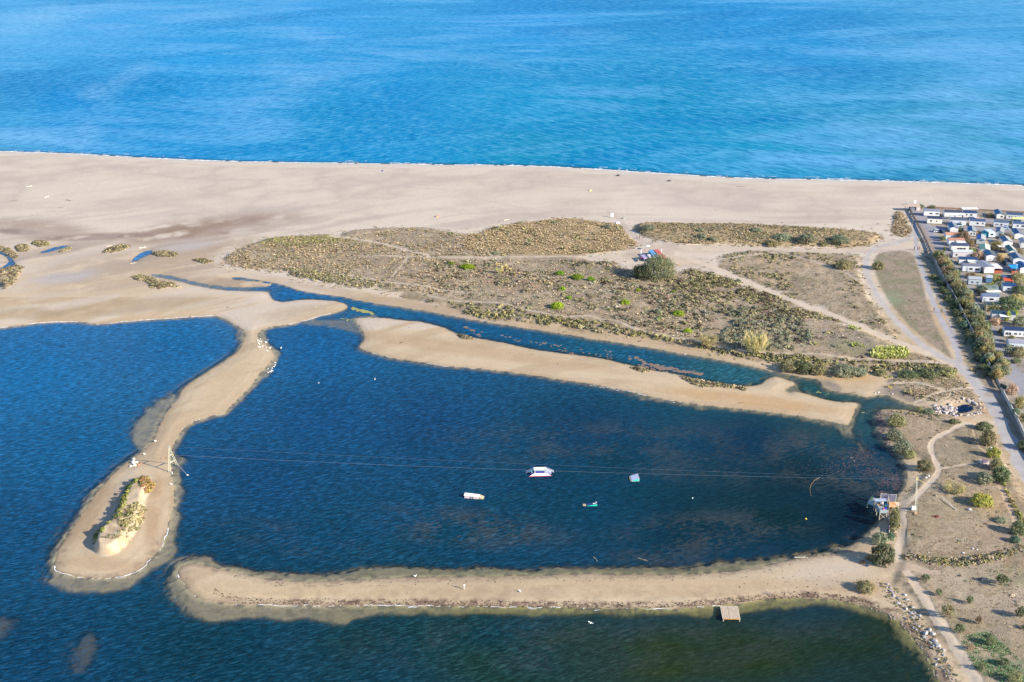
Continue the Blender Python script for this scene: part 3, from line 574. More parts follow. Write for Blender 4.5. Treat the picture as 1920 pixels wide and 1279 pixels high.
tag(obj('lagoon_water', lgm, water_mat('lagoon_water', False)), kind='structure')
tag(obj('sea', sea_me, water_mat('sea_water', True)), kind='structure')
# ------------------------------------------------------------------ vegetation templates
def dome(seed, nr=7, h=.8):
    r = np.random.RandomState(seed); v = []; f = []
    for k, (rr, zz) in enumerate(((1.0, -.1), (.92, .35), (.58, .75))):
        for i in range(nr):
            a = 2*math.pi*(i+.5*(k % 2))/nr; q = rr*(.72+.5*r.rand()); v.append((q*math.cos(a), q*math.sin(a), h*(zz+.28*(r.rand()-.5)*(k > 0))))
    v.append((.2*(r.rand()-.5), .2*(r.rand()-.5), h))
    for k in range(2):
        for i in range(nr):
            a, b, c, d = k*nr+i, k*nr+(i+1) % nr, (k+1)*nr+(i+1) % nr, (k+1)*nr+i; f += [(a, b, d), (b, c, d)]
    for i in range(nr): f.append((2*nr+i, 2*nr+(i+1) % nr, 3*nr))
    return np.array(v), np.array(f)
def tuft(seed, nb=11, h=1.0):
    r = np.random.RandomState(seed); v = []; f = []
    for i in range(nb):
        a = 2*math.pi*i/nb+r.rand(); w_ = .18+.12*r.rand(); L = .5+.6*r.rand(); hh = h*(.5+.6*r.rand()); b = r.rand()*.35
        p = np.array([b*math.cos(a), b*math.sin(a), 0]); s = np.array([-math.sin(a), math.cos(a), 0])*w_; t = np.array([L*math.cos(a), L*math.sin(a), hh])
        n = len(v); v += [p-s, p+s, t+s*.3, t-s*.3]; f += [(n, n+1, n+2), (n, n+2, n+3)]
    return np.array(v), np.array(f)
def leafy(seed, ncl, per, ls, shape='round', zlo=.05):
    """unit crown (radius ~1, height ~1): leaf triangles on many small clumps"""
    r = np.random.RandomState(seed); V = []; F = []; Cc = []
    for c in range(ncl):
        a = r.rand()*2*math.pi; u = r.rand()
        z = zlo+(1-zlo)*u**.8; prof = {'round': math.sqrt(max(0, 1-((z-.42)/.6)**2)), 'flat': math.sqrt(max(0, 1-z*z))*1.0, 'reed': (.62+.5*z), 'column': .55*math.sqrt(max(0, 1-((z-.5)/.56)**2))+.08}[shape]
        rad = prof*(.35+.65*r.rand()**.4)*(.8+.3*r.rand()); ce = np.array([rad*math.cos(a), rad*math.sin(a), z*(.85+.25*r.rand())]); cr = (.13+.12*r.rand())*(1 if ncl > 60 else 1.35); tone = .72+.5*r.rand(); wt = (r.rand()-.5)*.18
        for k in range(per):
            d = r.normal(size=3); d /= np.linalg.norm(d)+1e-9; p = ce+d*cr*(.6+.5*r.rand())
            nrm = d*.8+(ce-np.array([0, 0, .35]))*.5+r.normal(size=3)*.35; nrm /= np.linalg.norm(nrm)+1e-9
            t = np.cross(nrm, r.normal(size=3)); t /= np.linalg.norm(t)+1e-9; b = np.cross(nrm, t)
            if shape == 'reed': t = np.array([(r.rand()-.5)*.5, (r.rand()-.5)*.5, 1]); b = np.cross(t, r.normal(size=3)); b /= np.linalg.norm(b); b *= .4; t = t*1.7
            s = ls*(.6+.8*r.rand()); n = len(V); V += [p-b*s*.6, p+b*s*.6, p+t*s]; F.append((n, n+1, n+2))
            q = tone*(.85+.3*r.rand()); Cc += [(q*(1+wt), q, q*(1-wt))]*3
    return np.array(V), np.array(F), np.array(Cc)
def crown_mesh(name, *a, **k):
    V, F, Cc = leafy(*a, **k); return np_mesh(name, V, F, {'Col': Cc}, smooth=False)
def in_poly(poly, x, y):
    p = np.array(poly, float); q_ = np.roll(p, -1, 0); r = np.zeros(len(x), bool)
    for a, b in zip(p, q_):
        if a[1] == b[1]: continue
        c = ((a[1] > y) != (b[1] > y)) & (x < (b[0]-a[0])*(y-a[1])/(b[1]-a[1])+a[0]); r ^= c
    return r
def grid_at(G, px, py):
    i = np.clip(np.interp(px, PX, np.arange(NX)).astype(int), 0, NX-1); j = np.clip(np.interp(py, PY, np.arange(NY)).astype(int), 0, NY-1); return G[j, i]
def scatter(poly, n, clump=None, thr=.5, avoid=True, seed=0):
    p = np.array(poly, float); x0, y0 = p.min(0); x1, y1 = p.max(0)
    x = x0+RS.rand(n)*(x1-x0); y = y0+RS.rand(n)*(y1-y0); k = in_poly(poly, x, y)
    if avoid: k &= (grid_at(pathm, x, y) < .25) & (grid_at(dland, x, y) > .7)
    k &= RS.rand(n) < (ppm(y0)/ppm(y))**2
    if avoid: k &= RS.rand(n) < .30+.7*sst(fbm(*at_np(x, y), 17, 3, 77), .40, .52)
    if avoid: k &= RS.rand(n) < .15+sst(grid_at(np.maximum(ddune, dd_['D6']), x, y)+(grid_at(n_m, x, y)-.5)*8, -1.5, 3.5)
    x, y = x[k], y[k]
    if clump:
        X, Y = at_np(x, y); k = fbm(X, Y, clump, 3, seed) > thr+(RS.rand(len(x))-.5)*.12; x, y = x[k], y[k]
    return x, y
STUFF = {}
def put(name, tpl, px, py, size, squash, cols, world=None):
    if world is None: X, Y = at_np(px, py)
    else: X, Y = world
    Z = samp(HZ, X, Y); n = len(X)
    if not n: return
    ti = RS.randint(0, len(tpl), n); cc = alb(np.array(cols, float), .92)[RS.randint(0, len(cols), n)]*(.75+.5*RS.rand(n, 1))
    for t in range(len(tpl)):
        k = ti == t; V, F = tpl[t]; m = k.sum()
        if not m: continue
        a = RS.rand(m)*2*math.pi; s = size[0]+(size[1]-size[0])*RS.rand(m)**1.6; ca, sa = np.cos(a), np.sin(a); st = .8+.4*RS.rand(m); zz = squash*(.75+.5*RS.rand(m))
        vx = V[None, :, 0]*st[:, None]; vy = V[None, :, 1]/st[:, None]
        P = np.stack([(vx*ca[:, None]-vy*sa[:, None])*s[:, None]+X[k][:, None], (vx*sa[:, None]+vy*ca[:, None])*s[:, None]+Y[k][:, None], V[None, :, 2]*(s*zz)[:, None]+Z[k][:, None]-.03], -1).reshape(-1, 3)
        FF = (F[None]+(np.arange(m)*len(V))[:, None, None]).reshape(-1, 3)
        CV = (cc[k][:, None, :]*(.8+.4*RS.rand(m, len(V), 1))).reshape(-1, 3)
        STUFF.setdefault(name, []).append((P, FF, CV))
def brush(seed, n=17):
    r = np.random.RandomState(seed); v = []; f = []
    for i in range(n):
        a = r.rand()*6.283; u = r.rand()**.6; z = .75*math.sqrt(max(0, 1-u*u))*(.55+.6*r.rand()); c = np.array([u*math.cos(a), u*math.sin(a), z])
        d = c*np.array([1,1,1.4])+r.normal(size=3)*.3; d /= np.linalg.norm(d)+1e-9; t = np.cross(d, r.normal(size=3)); t /= np.linalg.norm(t)+1e-9; b = np.cross(d, t); s = .34*(.6+.8*r.rand())
        k = len(v); v += [c-t*s-b*s*.5, c+t*s-b*s*.5, c+b*s+d*s*.5]; f.append((k, k+1, k+2))
    return np.array(v), np.array(f)
DO = [brush(i) for i in range(8)]; TU = [tuft(i) for i in range(5)]
STR = [(186,166,132),(174,152,118),(162,144,114),(194,176,144)]; OLV = [(146,140,98),(132,128,94),(156,148,108),(122,116,90),(146,132,106)]; GRY = [(136,136,114),(120,122,100),(150,144,126)]; DRK = [(98,86,72),(110,92,80),(84,82,62)]; BRN = [(166,148,122),(150,132,108),(176,158,134)]
P_straw = [(870,445),(905,435),(960,424),(1030,415),(1080,413),(1120,420),(1165,423),(1180,441),(1193,456),(1188,466),(1150,474),(1080,479),(925,480),(870,470)]
P_west = [(415,490),(470,464),(550,446),(640,448),(760,431),(850,440),(900,443),(925,483),(820,482),(840,560),(700,540),(560,522),(440,503)]
P_mid = [(800,490),(1150,492),(1190,518),(1250,524),(1290,506),(1330,512),(1340,600),(1300,648),(1170,610),(1060,598),(930,570),(830,560)]
P_olv = [(1250,530),(1290,508),(1330,512),(1400,537),(1500,577),(1580,606),(1520,600),(1470,610),(1400,600),(1340,590),(1270,560)]
P_cush = [(1350,575),(1440,580),(1500,600),(1540,650),(1500,655),(1440,660),(1380,655),(1340,640),(1370,610)]
P_bank = [(530,506),(600,513),(720,528),(745,548),(700,543),(600,531),(560,523)]
P_bank2 = [(825,558),(860,572),(940,575),(1000,592),(1060,603),(1120,605),(1185,624),(1280,643),(1385,665),(1480,670),(1600,680),(1700,686),(1788,690),(1795,702),(1700,704),(1640,700),(1560,694),(1480,690),(1400,674),(1300,653),(1200,635),(1100,622),(1000,609),(920,600),(870,591),(850,576)]
def S_(name, tpl, poly, n, size, sq, cols, **k):
    x, y = scatter(poly, n, **k); put(name, tpl, x, y, size, sq, cols)
S_('dune_grass', TU, P_straw, 14000, (.3,.85), .8, STR+STR+OLV[:1])
S_('dune_grass', TU, P_straw, 900, (.8,1.8), .7, OLV+GRY, clump=14, thr=.52, seed=4)
S_('scrub', DO, P_west, 13500, (.3,1.0), .6, OLV+BRN+GRY+BRN+STR[:2], clump=9, thr=.49, seed=1)
S_('dune_grass', TU, P_west, 8000, (.4,1.0), .7, STR+BRN+BRN)
S_('scrub', DO, [(480,455),(560,446),(640,449),(640,456),(560,466),(490,468)], 1500, (.4,1.0), .6, [(140,138,88),(150,144,96)])
S_('scrub', DO, P_mid, 7500, (.4,1.4), .6, GRY+DRK+BRN+OLV[:2], clump=10, thr=.5, seed=2)
S_('scrub', DO, [(1080,485),(1200,520),(1340,515),(1340,640),(1150,600),(1050,560)], 2800, (.5,1.7), .65, GRY+DRK+OLV, clump=8, thr=.5, seed=12)
S_('dune_grass', TU, P_mid, 9000, (.35,.9), .6, STR+BRN+GRY)
S_('scrub', DO, P_olv, 8000, (.5,1.4), .75, OLV+OLV+DRK+[(140,136,96)], clump=6, thr=.4, seed=3)
S_('scrub', DO, D4, 5000, (.5,1.3), .7, OLV+OLV+DRK[:1], clump=11, thr=.5, seed=5)
S_('dune_grass', TU, D4, 4500, (.3,.7), .5, BRN+STR+OLV)
S_('scrub', DO, P_cush, 1400, (.5,1.3), .7, GRY+DRK[:1]+OLV[:1])
S_('dune_grass', TU, [(1520,590),(1700,656),(1780,688),(1640,677),(1530,665)], 3200, (.25,.6), .5, BRN+GRY+STR)
S_('scrub', DO, D2, 4600, (.35,1.1), .65, STR[1:3]+OLV+GRY+BRN, clump=7, thr=.42, seed=6)
S_('dune_grass', TU, D2, 8000, (.3,.8), .8, STR+BRN+OLV+GRY)
S_('dune_grass', TU, D3, 2600, (.3,.75), .8, STR+BRN)
S_('scrub', DO, D3, 260, (.5,1.1), .7, GRY+STR)
S_('scrub', DO, P_bank, 2600, (.5,1.2), .8, OLV+GRY+OLV)
S_('bank_scrub', DO, P_bank2, 19000, (.5,1.35), 1.0, OLV+[(140,134,84),(122,120,78),(160,150,100)]+GRY[:1])
S_('scrub', DO, D5, 900, (.2,.5), .5, BRN+GRY)
S_('dune_grass', TU, D5, 9000, (.2,.55), .4, BRN+GRY+[(140,142,104)])
S_('scrub', DO, D1, 1200, (.9,2.0), .5, GRY+DRK+OLV, clump=16, thr=.56, seed=33)
S_('dry_grass', TU, D6, 60000, (.14,.42), .5, BRN+[(176,156,126),(150,138,112),(128,118,96),(164,146,120)])
S_('dry_grass', TU, D7, 5000, (.25,.7), .7, STR+BRN+OLV)
S_('right_scrub', DO, D6, 14000, (.15,.7), .6, OLV[:2]+BRN+DRK+GRY+BRN, clump=6, thr=.55, seed=7)
for pl, k in VEG: S_('island_scrub', DO, pl, 900, (.35,1.0), .7, OLV+STR[:1]+DRK[:2], avoid=False)
S_('island_scrub', DO, [(252,905),(238,919),(231,938),(219,963),(207,984),(181,1007),(175,1025),(185,1030),(200,1005),(225,985),(240,955),(246,925),(262,912)], 900, (.45,1.1), .8, [(120,128,60),(140,140,76),(104,112,60)], avoid=False)
S_('island_scrub', DO, [(256,899),(282,905),(290,915),(276,932),(268,925),(268,912)], 300, (.5,1.1), .8, [(150,144,60),(140,130,90),(150,110,80)], avoid=False)
S_('island_scrub', DO, [(235,975),(262,955),(274,960),(262,990),(246,1010),(225,1000)], 300, (.4,1.2), .6, [(170,156,120),(150,140,100),(128,124,80)], avoid=False)
S_('island_scrub', DO, [(245,1005),(262,985),(262,1000),(248,1022),(200,1035),(192,1028)], 110, (.4,.9), .6, OLV, avoid=False)
S_('verge_scrub', DO, [(1742,508),(1765,535),(1785,570),(1806,610),(1830,655),(1850,700),(1842,705),(1815,660),(1790,620),(1768,575),(1748,540),(1738,515)], 900, (.5,1.5), .9, [(90,100,62),(106,112,70),(120,116,80),(74,86,60)])
S_('verge_scrub', TU, [(1722,440),(1735,462),(1752,500),(1748,510),(1730,470),(1717,445)], 700, (.4,1.0), .8, STR+OLV+GRY)
S_('verge_scrub', TU, [(1800,690),(1850,690),(1850,710),(1820,706)], 400, (.4,1.0), .8, STR+OLV)
def fringe(n, lo, y0, y1, x0, x1, name, tpl, size, sq, cols):
    x = x0+RS.rand(n)*(x1-x0); y = y0+RS.rand(n)*(y1-y0); d = grid_at(ddune, x, y); k = (d < .5) & (d > lo) & (grid_at(dland, x, y) > 1.5) & (grid_at(pathm, x, y) < .2) & (RS.rand(n) < np.exp(d/2.2)*.5)
    put(name, tpl, x[k], y[k], size, sq, cols)
fringe(30000, -9, 405, 560, 400, 1720, 'dune_grass', TU, (.25,.8), .6, STR+OLV[:1]+BRN)
fringe(14000, -9, 405, 700, 400, 1720, 'scrub', DO, (.25,.8), .6, OLV+GRY+STR[:2])
DITCH = [(1690,1040),(1740,1050),(1800,1053),(1850,1046),(1900,1030),(1960,1015),(1960,1030),(1900,1046),(1850,1060),(1800,1066),(1740,1062),(1692,1052)]
S_('right_scrub', DO, DITCH, 3800, (.2,.85), .9, OLV+BRN+GRY+[(140,128,80),(112,114,72),(170,160,110)])
S_('right_scrub', DO, [(1862,888),(1880,905),(1895,940),(1915,970),(1935,1010),(1920,1010),(1900,975),(1885,940),(1872,910)], 1500, (.25,.95), .9, [(164,156,90),(146,140,84),(126,128,78),(150,130,100)])
S_('right_scrub', DO, [(1655,905),(1700,900),(1730,870),(1745,885),(1725,915),(1705,930),(1690,925)], 500, (.3,.8), 1.0, OLV)
S_('right_scrub', DO, [(1664,950),(1688,948),(1688,1000),(1676,1015),(1664,1000)], 500, (.35,.9), 1.1, OLV+GRY[:1])
S_('right_scrub', DO, [(1650,1095),(1680,1100),(1705,1125),(1730,1160),(1760,1210),(1790,1260),(1810,1290),(1790,1300),(1760,1250),(1740,1220),(1715,1190),(1690,1160),(1665,1130)], 1500, (.15,.55), .8, OLV+BRN+GRY, avoid=False)
S_('right_scrub', DO, [(1665,768),(1760,774),(1850,800),(1860,810),(1800,800),(1700,786)], 250, (.3,.8), 1.0, OLV)
S_('right_scrub', DO, [(1695,735),(1745,752),(1770,758),(1765,764),(1735,757),(1690,742)], 350, (.4,.9), 1.0, OLV)
S_('right_scrub', DO, [(1655,707),(1665,706),(1690,712),(1678,718),(1662,724),(1680,738),(1672,740),(1656,722)], 300, (.4,.9), 1.0, [(160,150,60),(140,140,70)])
S_('green_grass', TU, [(1800,1200),(1850,1190),(1900,1230),(1940,1290),(1880,1300),(1820,1250)], 5000, (.2,.45), .5, [(96,132,88),(110,140,96),(130,140,100)], clump=3, thr=.48, seed=8)
S_('reed_bed', TU, [(1628,668),(1640,658),(1670,656),(1700,656),(1706,668),(1696,676),(1660,678),(1636,675)], 1500, (.5,1.0), 1.5, [(190,190,120),(170,180,90),(206,200,140)])
S_('reed_bed', TU, [(1588,646),(1605,648),(1622,655),(1600,656)], 200, (.4,.8), 1.2, [(150,166,90),(170,176,110)])
S_('reed_bed', TU, [(1592,612),(1604,610),(1618,618),(1606,624),(1590,620)], 160, (.4,.8), 1.2, [(150,166,90),(170,176,110)])
S_('reed_bed', TU, [(1020,530),(1050,545),(930,510),(925,500),(945,498),(960,512)], 250, (.6,1.2), 1.3, [(200,180,130)])
STL = {'dune_grass': 'straw coloured marram grass over the dunes', 'scrub': 'low olive and grey scrub covering the dunes', 'bank_scrub': 'dense olive scrub along the bank of the channel', 'dry_grass': 'dry grass on the waste ground right of the lagoon',
  'right_scrub': 'low olive bushes scattered right of the lagoon', 'island_scrub': 'low bushes on the sandy hummocks and the clay mound', 'verge_scrub': 'dark low growth along the campsite wall', 'green_grass': 'green grass in the bottom right corner', 'reed_bed': 'pale reeds in patches on the dry ground'}
sm, snt, sb = newmat('scrub_leaves'); sa_ = N(snt, 'ShaderNodeAttribute', attribute_name='Col'); snt.links.new(sa_.outputs['Color'], sb.inputs['Base Color']); sb.inputs['Roughness'].default_value = .9; sb.inputs['Specular IOR Level'].default_value = .1
for nm, parts in STUFF.items():
    off = 0; PV = []; PF = []; PC = []
    for P, FF, CV in parts: PV.append(P); PF.append(FF+off); PC.append(CV); off += len(P)
    tag(obj(nm, np_mesh(nm, np.vstack(PV), np.vstack(PF), {'Col': np.vstack(PC)}, smooth=False), sm), STL[nm], 'grass' if 'grass' in nm else 'reeds' if 'reed' in nm else 'scrub', kind='stuff')

# ------------------------------------------------------------------ shrubs and trees, each a thing
WOOD = mat((120,104,88), .9, 'bark')
LM = {k: leaf_mat('leaves_'+k, c) for k, c in {'olive': (144,140,104), 'dark_green': (108,116,86), 'bright': (132,160,52), 'grey_green': (138,144,120), 'yellow_green': (150,150,78), 'autumn': (160,146,100), 'pinkish': (168,142,124), 'reed': (186,178,128), 'cushion': (146,144,122), 'brown': (152,136,108), 'big': (116,120,92), 'teal': (98,122,102), 'vivid': (150,172,70)}.items()}
CR = {}
def crown(kind, detail, shape, seed):
    key = (kind, detail, shape, seed)
    if key not in CR:
        n, per, ls = {0: (26, 7, .26), 1: (60, 9, .17), 2: (130, 14, .11), 3: (330, 18, .055)}[detail]
        me = crown_mesh('crown', 100+seed*7+detail, n, per, ls, shape=shape); me.materials.append(LM[kind]); CR[key] = me
    return CR[key]
TRK = MB().tube((0,0,-.1), (.03,.02,.45), .06, .035).tube((.02,.01,.3), (.28,.1,.62), .03, .015).tube((.02,.01,.3), (-.22,-.16,.6), .03, .015).tube((0,0,.35), (.05,-.2,.75), .025, .012).mesh('trunk'); TRK.materials.append(WOOD)
def shrub(name, px, py, wpx, hpx, kind, label, cat, group=None, shape='round', detail=1, lift=.0, seed=None, trunk=None):
    g = ground(px, py); m = ppm(py); wr = wpx/m/2; hh = hpx/(m*math.cos(PITCH+math.atan((py-639.5)/FPX)))
    t = empty(name, g, rnd.random()*6.28)
    c = obj('crown' if cat in ('tree',) else 'foliage', crown(kind, detail, shape, rnd.randrange(3) if seed is None else seed), None, t)
    h2 = max(hh*(.66+.16*rnd.random())-wr*.12, .5); c.location = (0, 0, lift*h2-.05); c.scale = (wr*.98, wr*(.85+.3*rnd.random()), h2*(1-lift))
    if trunk or lift > 0 or cat == 'tree':
        k = obj('trunk', TRK, None, t); s = h2; k.scale = (s*(1 if lift > .2 else .8), s*(1 if lift > .2 else .8), s)
    return tag(t, label, cat, group)
B = 'bright green round bush '
shrub('large_tree', 1234, 522, 62, 60, 'big', 'largest dark olive tree standing in front of the beach hut', 'tree', detail=3, seed=1)
shrub('tree', 1203, 520, 36, 32, 'dark_green', 'low dark tree leaning out left of the biggest tree', 'tree', detail=2)
shrub('tree', 1581, 503, 31, 22, 'olive', 'lone round olive tree left of the curving pale track', 'tree', detail=2)
shrub('tree', 1646, 504, 25, 18, 'olive', 'lone round tree just right of the curving pale track', 'tree', detail=2)
for x, y, w_, h, lab in ((847,495,14,6,'small bright green bush just below the long footpath'),(877,502,30,10,'wide bright green bush, leftmost large one in the scrub'),(1050,514,18,9,'bright green bush in dark scrub mid dune'),(1083,522,26,11,'broad bright green bush left of the biggest tree'),(1108,526,16,10,'bright green bush touching the broad one left of the big tree'),
   (1055,543,12,8,'small round bright green bush alone on bare ground'),(1067,560,12,7,'tiny bright green bush above the round one by the channel'),(1045,577,29,15,'large domed bright green bush nearest the channel'),(1172,569,20,11,'domed bright green bush below the big tree'),(1197,546,12,7,'small lime bush just below the big tree'),
   (1272,590,26,11,'elongated bright green bush in grey scrub'),(1289,623,18,10,'bright green dome beside the channel footpath'),(1236,599,9,6,'tiny lime bush amid dark scrub'),(1263,548,8,5,'tiny lime bush right below the hut clearing'),(1235,599,7,5,'tiny lime tuft beside another in the dark scrub')):
    shrub('bush', x, y, w_, h, 'bright', lab, 'bush', 'bright green bushes among the dune scrub', shape='flat', detail=2 if w_ > 17 else 1)
for x, y, w_, h, lab in ((1469,447,38,14,'dark grey green bush on the dune ridge, left of three'),(1513,454,36,18,'dark grey green bush on the dune ridge, middle of three'),(1573,454,46,15,'widest grey green bush on the right end of the dune ridge'),(1418,434,26,11,'dark bush on the crest of the dune ridge'),(1216,430,32,13,'dark bush at the seaward tip of the dune ridge by the beach path'),(1314,434,18,9,'small grey bush on the sandy dune crest'),
   (1314,446,22,11,'grey green bush mid ridge beside a straw patch'),(1338,450,18,8,'low grey green bush in the middle of the ridge'),(1139,427,24,9,'dark bush on the straw coloured dune by the beach path'),(1447,462,24,14,'olive bush on the track side of the dune ridge'),(1542,462,18,9,'small olive bush between two dark ones on the ridge'),
   (1384,530,15,10,'lone dark bush on the edge of the long sandy track'),(1234,586,16,9,'dark green bush in the scrub under the big tree'),(930,476,18,6,'dark bush beside the straw dune and the footpath'),(1395,477,12,5,'small dark bush by the wide sandy clearing'),(1040,418,14,5,'small dark bush on top of the straw dune')):
    shrub('bush', x, y, w_, h, 'grey_green' if 'olive' not in lab else 'olive', lab, 'bush', 'dark bushes on the dunes', shape='flat', detail=2 if w_ > 22 else 1)
shrub('reed_clump', 1416, 661, 44, 50, 'reed', 'tallest pale yellow reed clump above the channel bank', 'reeds', detail=2, shape='reed')
shrub('reed_clump', 1328, 650, 34, 26, 'reed', 'smaller pale reed clump left of the tallest one', 'reeds', detail=2, shape='reed')
shrub('reed_clump', 935, 512, 14, 13, 'reed', 'small straw coloured reed clump in the middle dunes', 'reeds', detail=1, shape='reed')
for x, y, w_, h, kd, lab in ((1478,694,40,22,'olive','leafy olive bush at the left end of the channel thicket'),(1506,697,38,26,'dark_green','tallest bush of the channel thicket'),(1535,700,34,22,'olive','olive bush in the right half of the channel thicket'),(1581,702,50,24,'grey_green','dark grey green bush right of the thicket, over the mud'),(1610,703,34,18,'grey_green','low grey green bush right of the darkest one on the bank'),
   (1705,707,40,16,'dark_green','dark bush in the bank hedge below the bend of the footpath'),(1740,706,40,18,'dark_green','darkest bush in the bank hedge left of the road'),(1775,703,36,18,'olive','olive bush at the road end of the bank hedge'),(1652,703,24,12,'olive','small olive bush at the start of the bank hedge'),
   (1681,796,32,22,'olive','large feathery bush at the mouth of the channel'),(1677,822,32,22,'grey_green','grey green bush below the channel mouth'),(1692,846,34,24,'grey_green','spreading grey green bush on the lagoon bank'),(1706,858,24,16,'olive','small olive bush at the foot of the bank bushes'),(1733,881,30,22,'olive','rounded olive bush above the cable tower path'),
   (1845,904,32,24,'grey_green','round grey green bush alone beside the lower footpath'),(1789,921,42,16,'reed','pale reedy bush in the dry field'),(1839,945,40,26,'yellow_green','yellow green bush in the dry field near the road hedge'),(1724,772,18,11,'olive','left of two small bushes where the channel meets the rocks'),(1742,775,20,11,'grey_green','right of two small bushes where the channel meets the rocks'),
   (1655,1056,46,44,'big','biggest leafy green bush on the spit beside the path'),(1649,1018,32,26,'grey_green','feathery grey bush above the biggest one on the spit'),(1676,988,22,40,'olive','upright olive bush beside the hut and jetty'),(1669,1012,16,16,'teal','small blue green bush beside the grey bush on the spit'),(1622,1107,34,24,'olive','rounded bush alone on the pale sand of the spit'),
   (1632,1048,18,9,'brown','rusty small bush left of the biggest bush'),(1617,1056,12,7,'brown','tiny rusty bush on the sand left of the biggest bush'),(1640,1056,14,8,'teal','tiny blue green bush under the rusty one'),(1636,1104,12,12,'brown','small rusty bush touching the rounded one on the spit'),
   (1877,902,34,30,'dark_green','dark green tree at the roadside above the dry field'),(1868,880,24,26,'olive','olive tree overhanging the road by the small shelter'),(1845,806,30,20,'dark_green','dark bush beside the road below the pool of rocks'),(1852,832,30,30,'olive','tall dark olive bush between footpath and road'),(1862,856,24,22,'yellow_green','pale olive bush right above the small shelter'),
   (1787,793,16,10,'dark_green','dark bush below the rock lined pool'),(1876,978,26,10,'grey_green','flat grey green bush in the dry field'),(1908,1000,30,26,'dark_green','dark green bush on the roadside ditch'),(1903,1016,18,14,'teal','blue green bush at the corner of the ditch'),(1922,842,30,22,'dark_green','dark bush at the right edge beside the road')):
    t_ = False
    if isinstance(lab, tuple): lab = lab[0]
    shrub('bush', x, y, w_, h, kd, lab, 'bush', None, detail=2, shape='reed' if kd == 'reed' else 'round') if True else None
for x, y, w_, h, kd, lab in ((1735,1090,18,16,'dark_green','forked young tree beside the path junction'),(1878,1097,24,22,'dark_green','roundest young tree in the open field'),(1760,1117,16,16,'dark_green','young tree just right of the path'),(1818,1132,13,18,'dark_green','thin young tree in the middle of the open field'),(1776,1156,24,24,'olive','sprawling young tree near the path in the open field'),
   (1914,1158,22,24,'dark_green','young tree at the right edge of the open field'),(1835,1170,14,18,'brown','sparse bare young tree in the open field'),(1799,1186,20,18,'dark_green','compact dark young tree near the sandy path'),(1856,1208,20,20,'dark_green','young tree above the green grass'),(1819,1218,16,12,'brown','withered young tree in the green grass'),
   (1883,1248,20,18,'dark_green','young tree with a leaning trunk in the green grass'),(1841,1256,14,16,'dark_green','thin young tree low in the green grass'),(1902,1278,24,24,'olive','large young tree in the bottom right corner'),(1922,1180,14,14,'dark_green','small young tree cut by the right edge'),(1856,1196,12,8,'teal','low seedling bush in the dry field')):
    shrub('young_tree', x, y, w_, h, kd, lab, 'tree', 'young trees in the open field', detail=1, lift=.28)
# tamarisk hedge inside the campsite wall
hedge = chaikin([(1757,478),(1775,505),(1795,540),(1812,575),(1828,605),(1843,638),(1856,668),(1868,690),(1876,705)], 2, False)
def along(p, s):
    p = np.array(p); L = np.r_[0, np.cumsum(np.hypot(*np.diff(p, axis=0).T))]; d = s*L[-1]; return np.interp(d, L, p[:, 0]), np.interp(d, L, p[:, 1])
HL = {'olive': 'olive tamarisk packed into the tall hedge behind the campsite wall', 'autumn': 'golden tamarisk in the tall hedge behind the campsite wall', 'brown': 'brown thinning tamarisk in the hedge behind the campsite wall', 'grey_green': 'grey green tamarisk in the tall hedge behind the campsite wall', 'dark_green': 'dark green tamarisk in the hedge behind the campsite wall'}
ZN = ('near its beach end', 'in its middle stretch', 'near its road end')
for i in range(135):
    s = (i+.5)/135; x, y = along(hedge, s**1.0); off = (-9+rnd.random()*27)*(.45+.8*s); zn = ZN[int(s*2.999)]; k = rnd.choice(['olive','olive','olive','autumn','brown','grey_green','grey_green','dark_green'])
    shrub('tamarisk', x+off, y+rnd.random()*8, 15+rnd.random()*9, 14+rnd.random()*8, k, HL[k]+', '+zn, 'tree', 'hedge behind the campsite wall, %s, %s' % (zn, k.replace('_', ' ')), detail=1, lift=.12)
for i in range(30):        # dark row in front of the wall
    s = (i+.5)/30; zn = ('beach half','road half')[int(s*1.999)]; x, y = along([(1752,515),(1775,548),(1797,590),(1818,632),(1838,672),(1852,702)], s)
    k = rnd.choice(['dark_green','dark_green','teal','olive'])
    shrub('bush', x+rnd.random()*5-4, y+rnd.random()*5, 12+rnd.random()*7, 7+rnd.random()*5+3*s, k, {'dark_green': 'dark green bush in the low row outside the campsite wall', 'teal': 'blue green bush in the low row outside the campsite wall', 'olive': 'olive bush in the low row outside the campsite wall'}[k]+', '+zn, 'bush', 'low bushes outside the campsite wall, %s, %s' % (zn, k.replace('_', ' ')), detail=1)
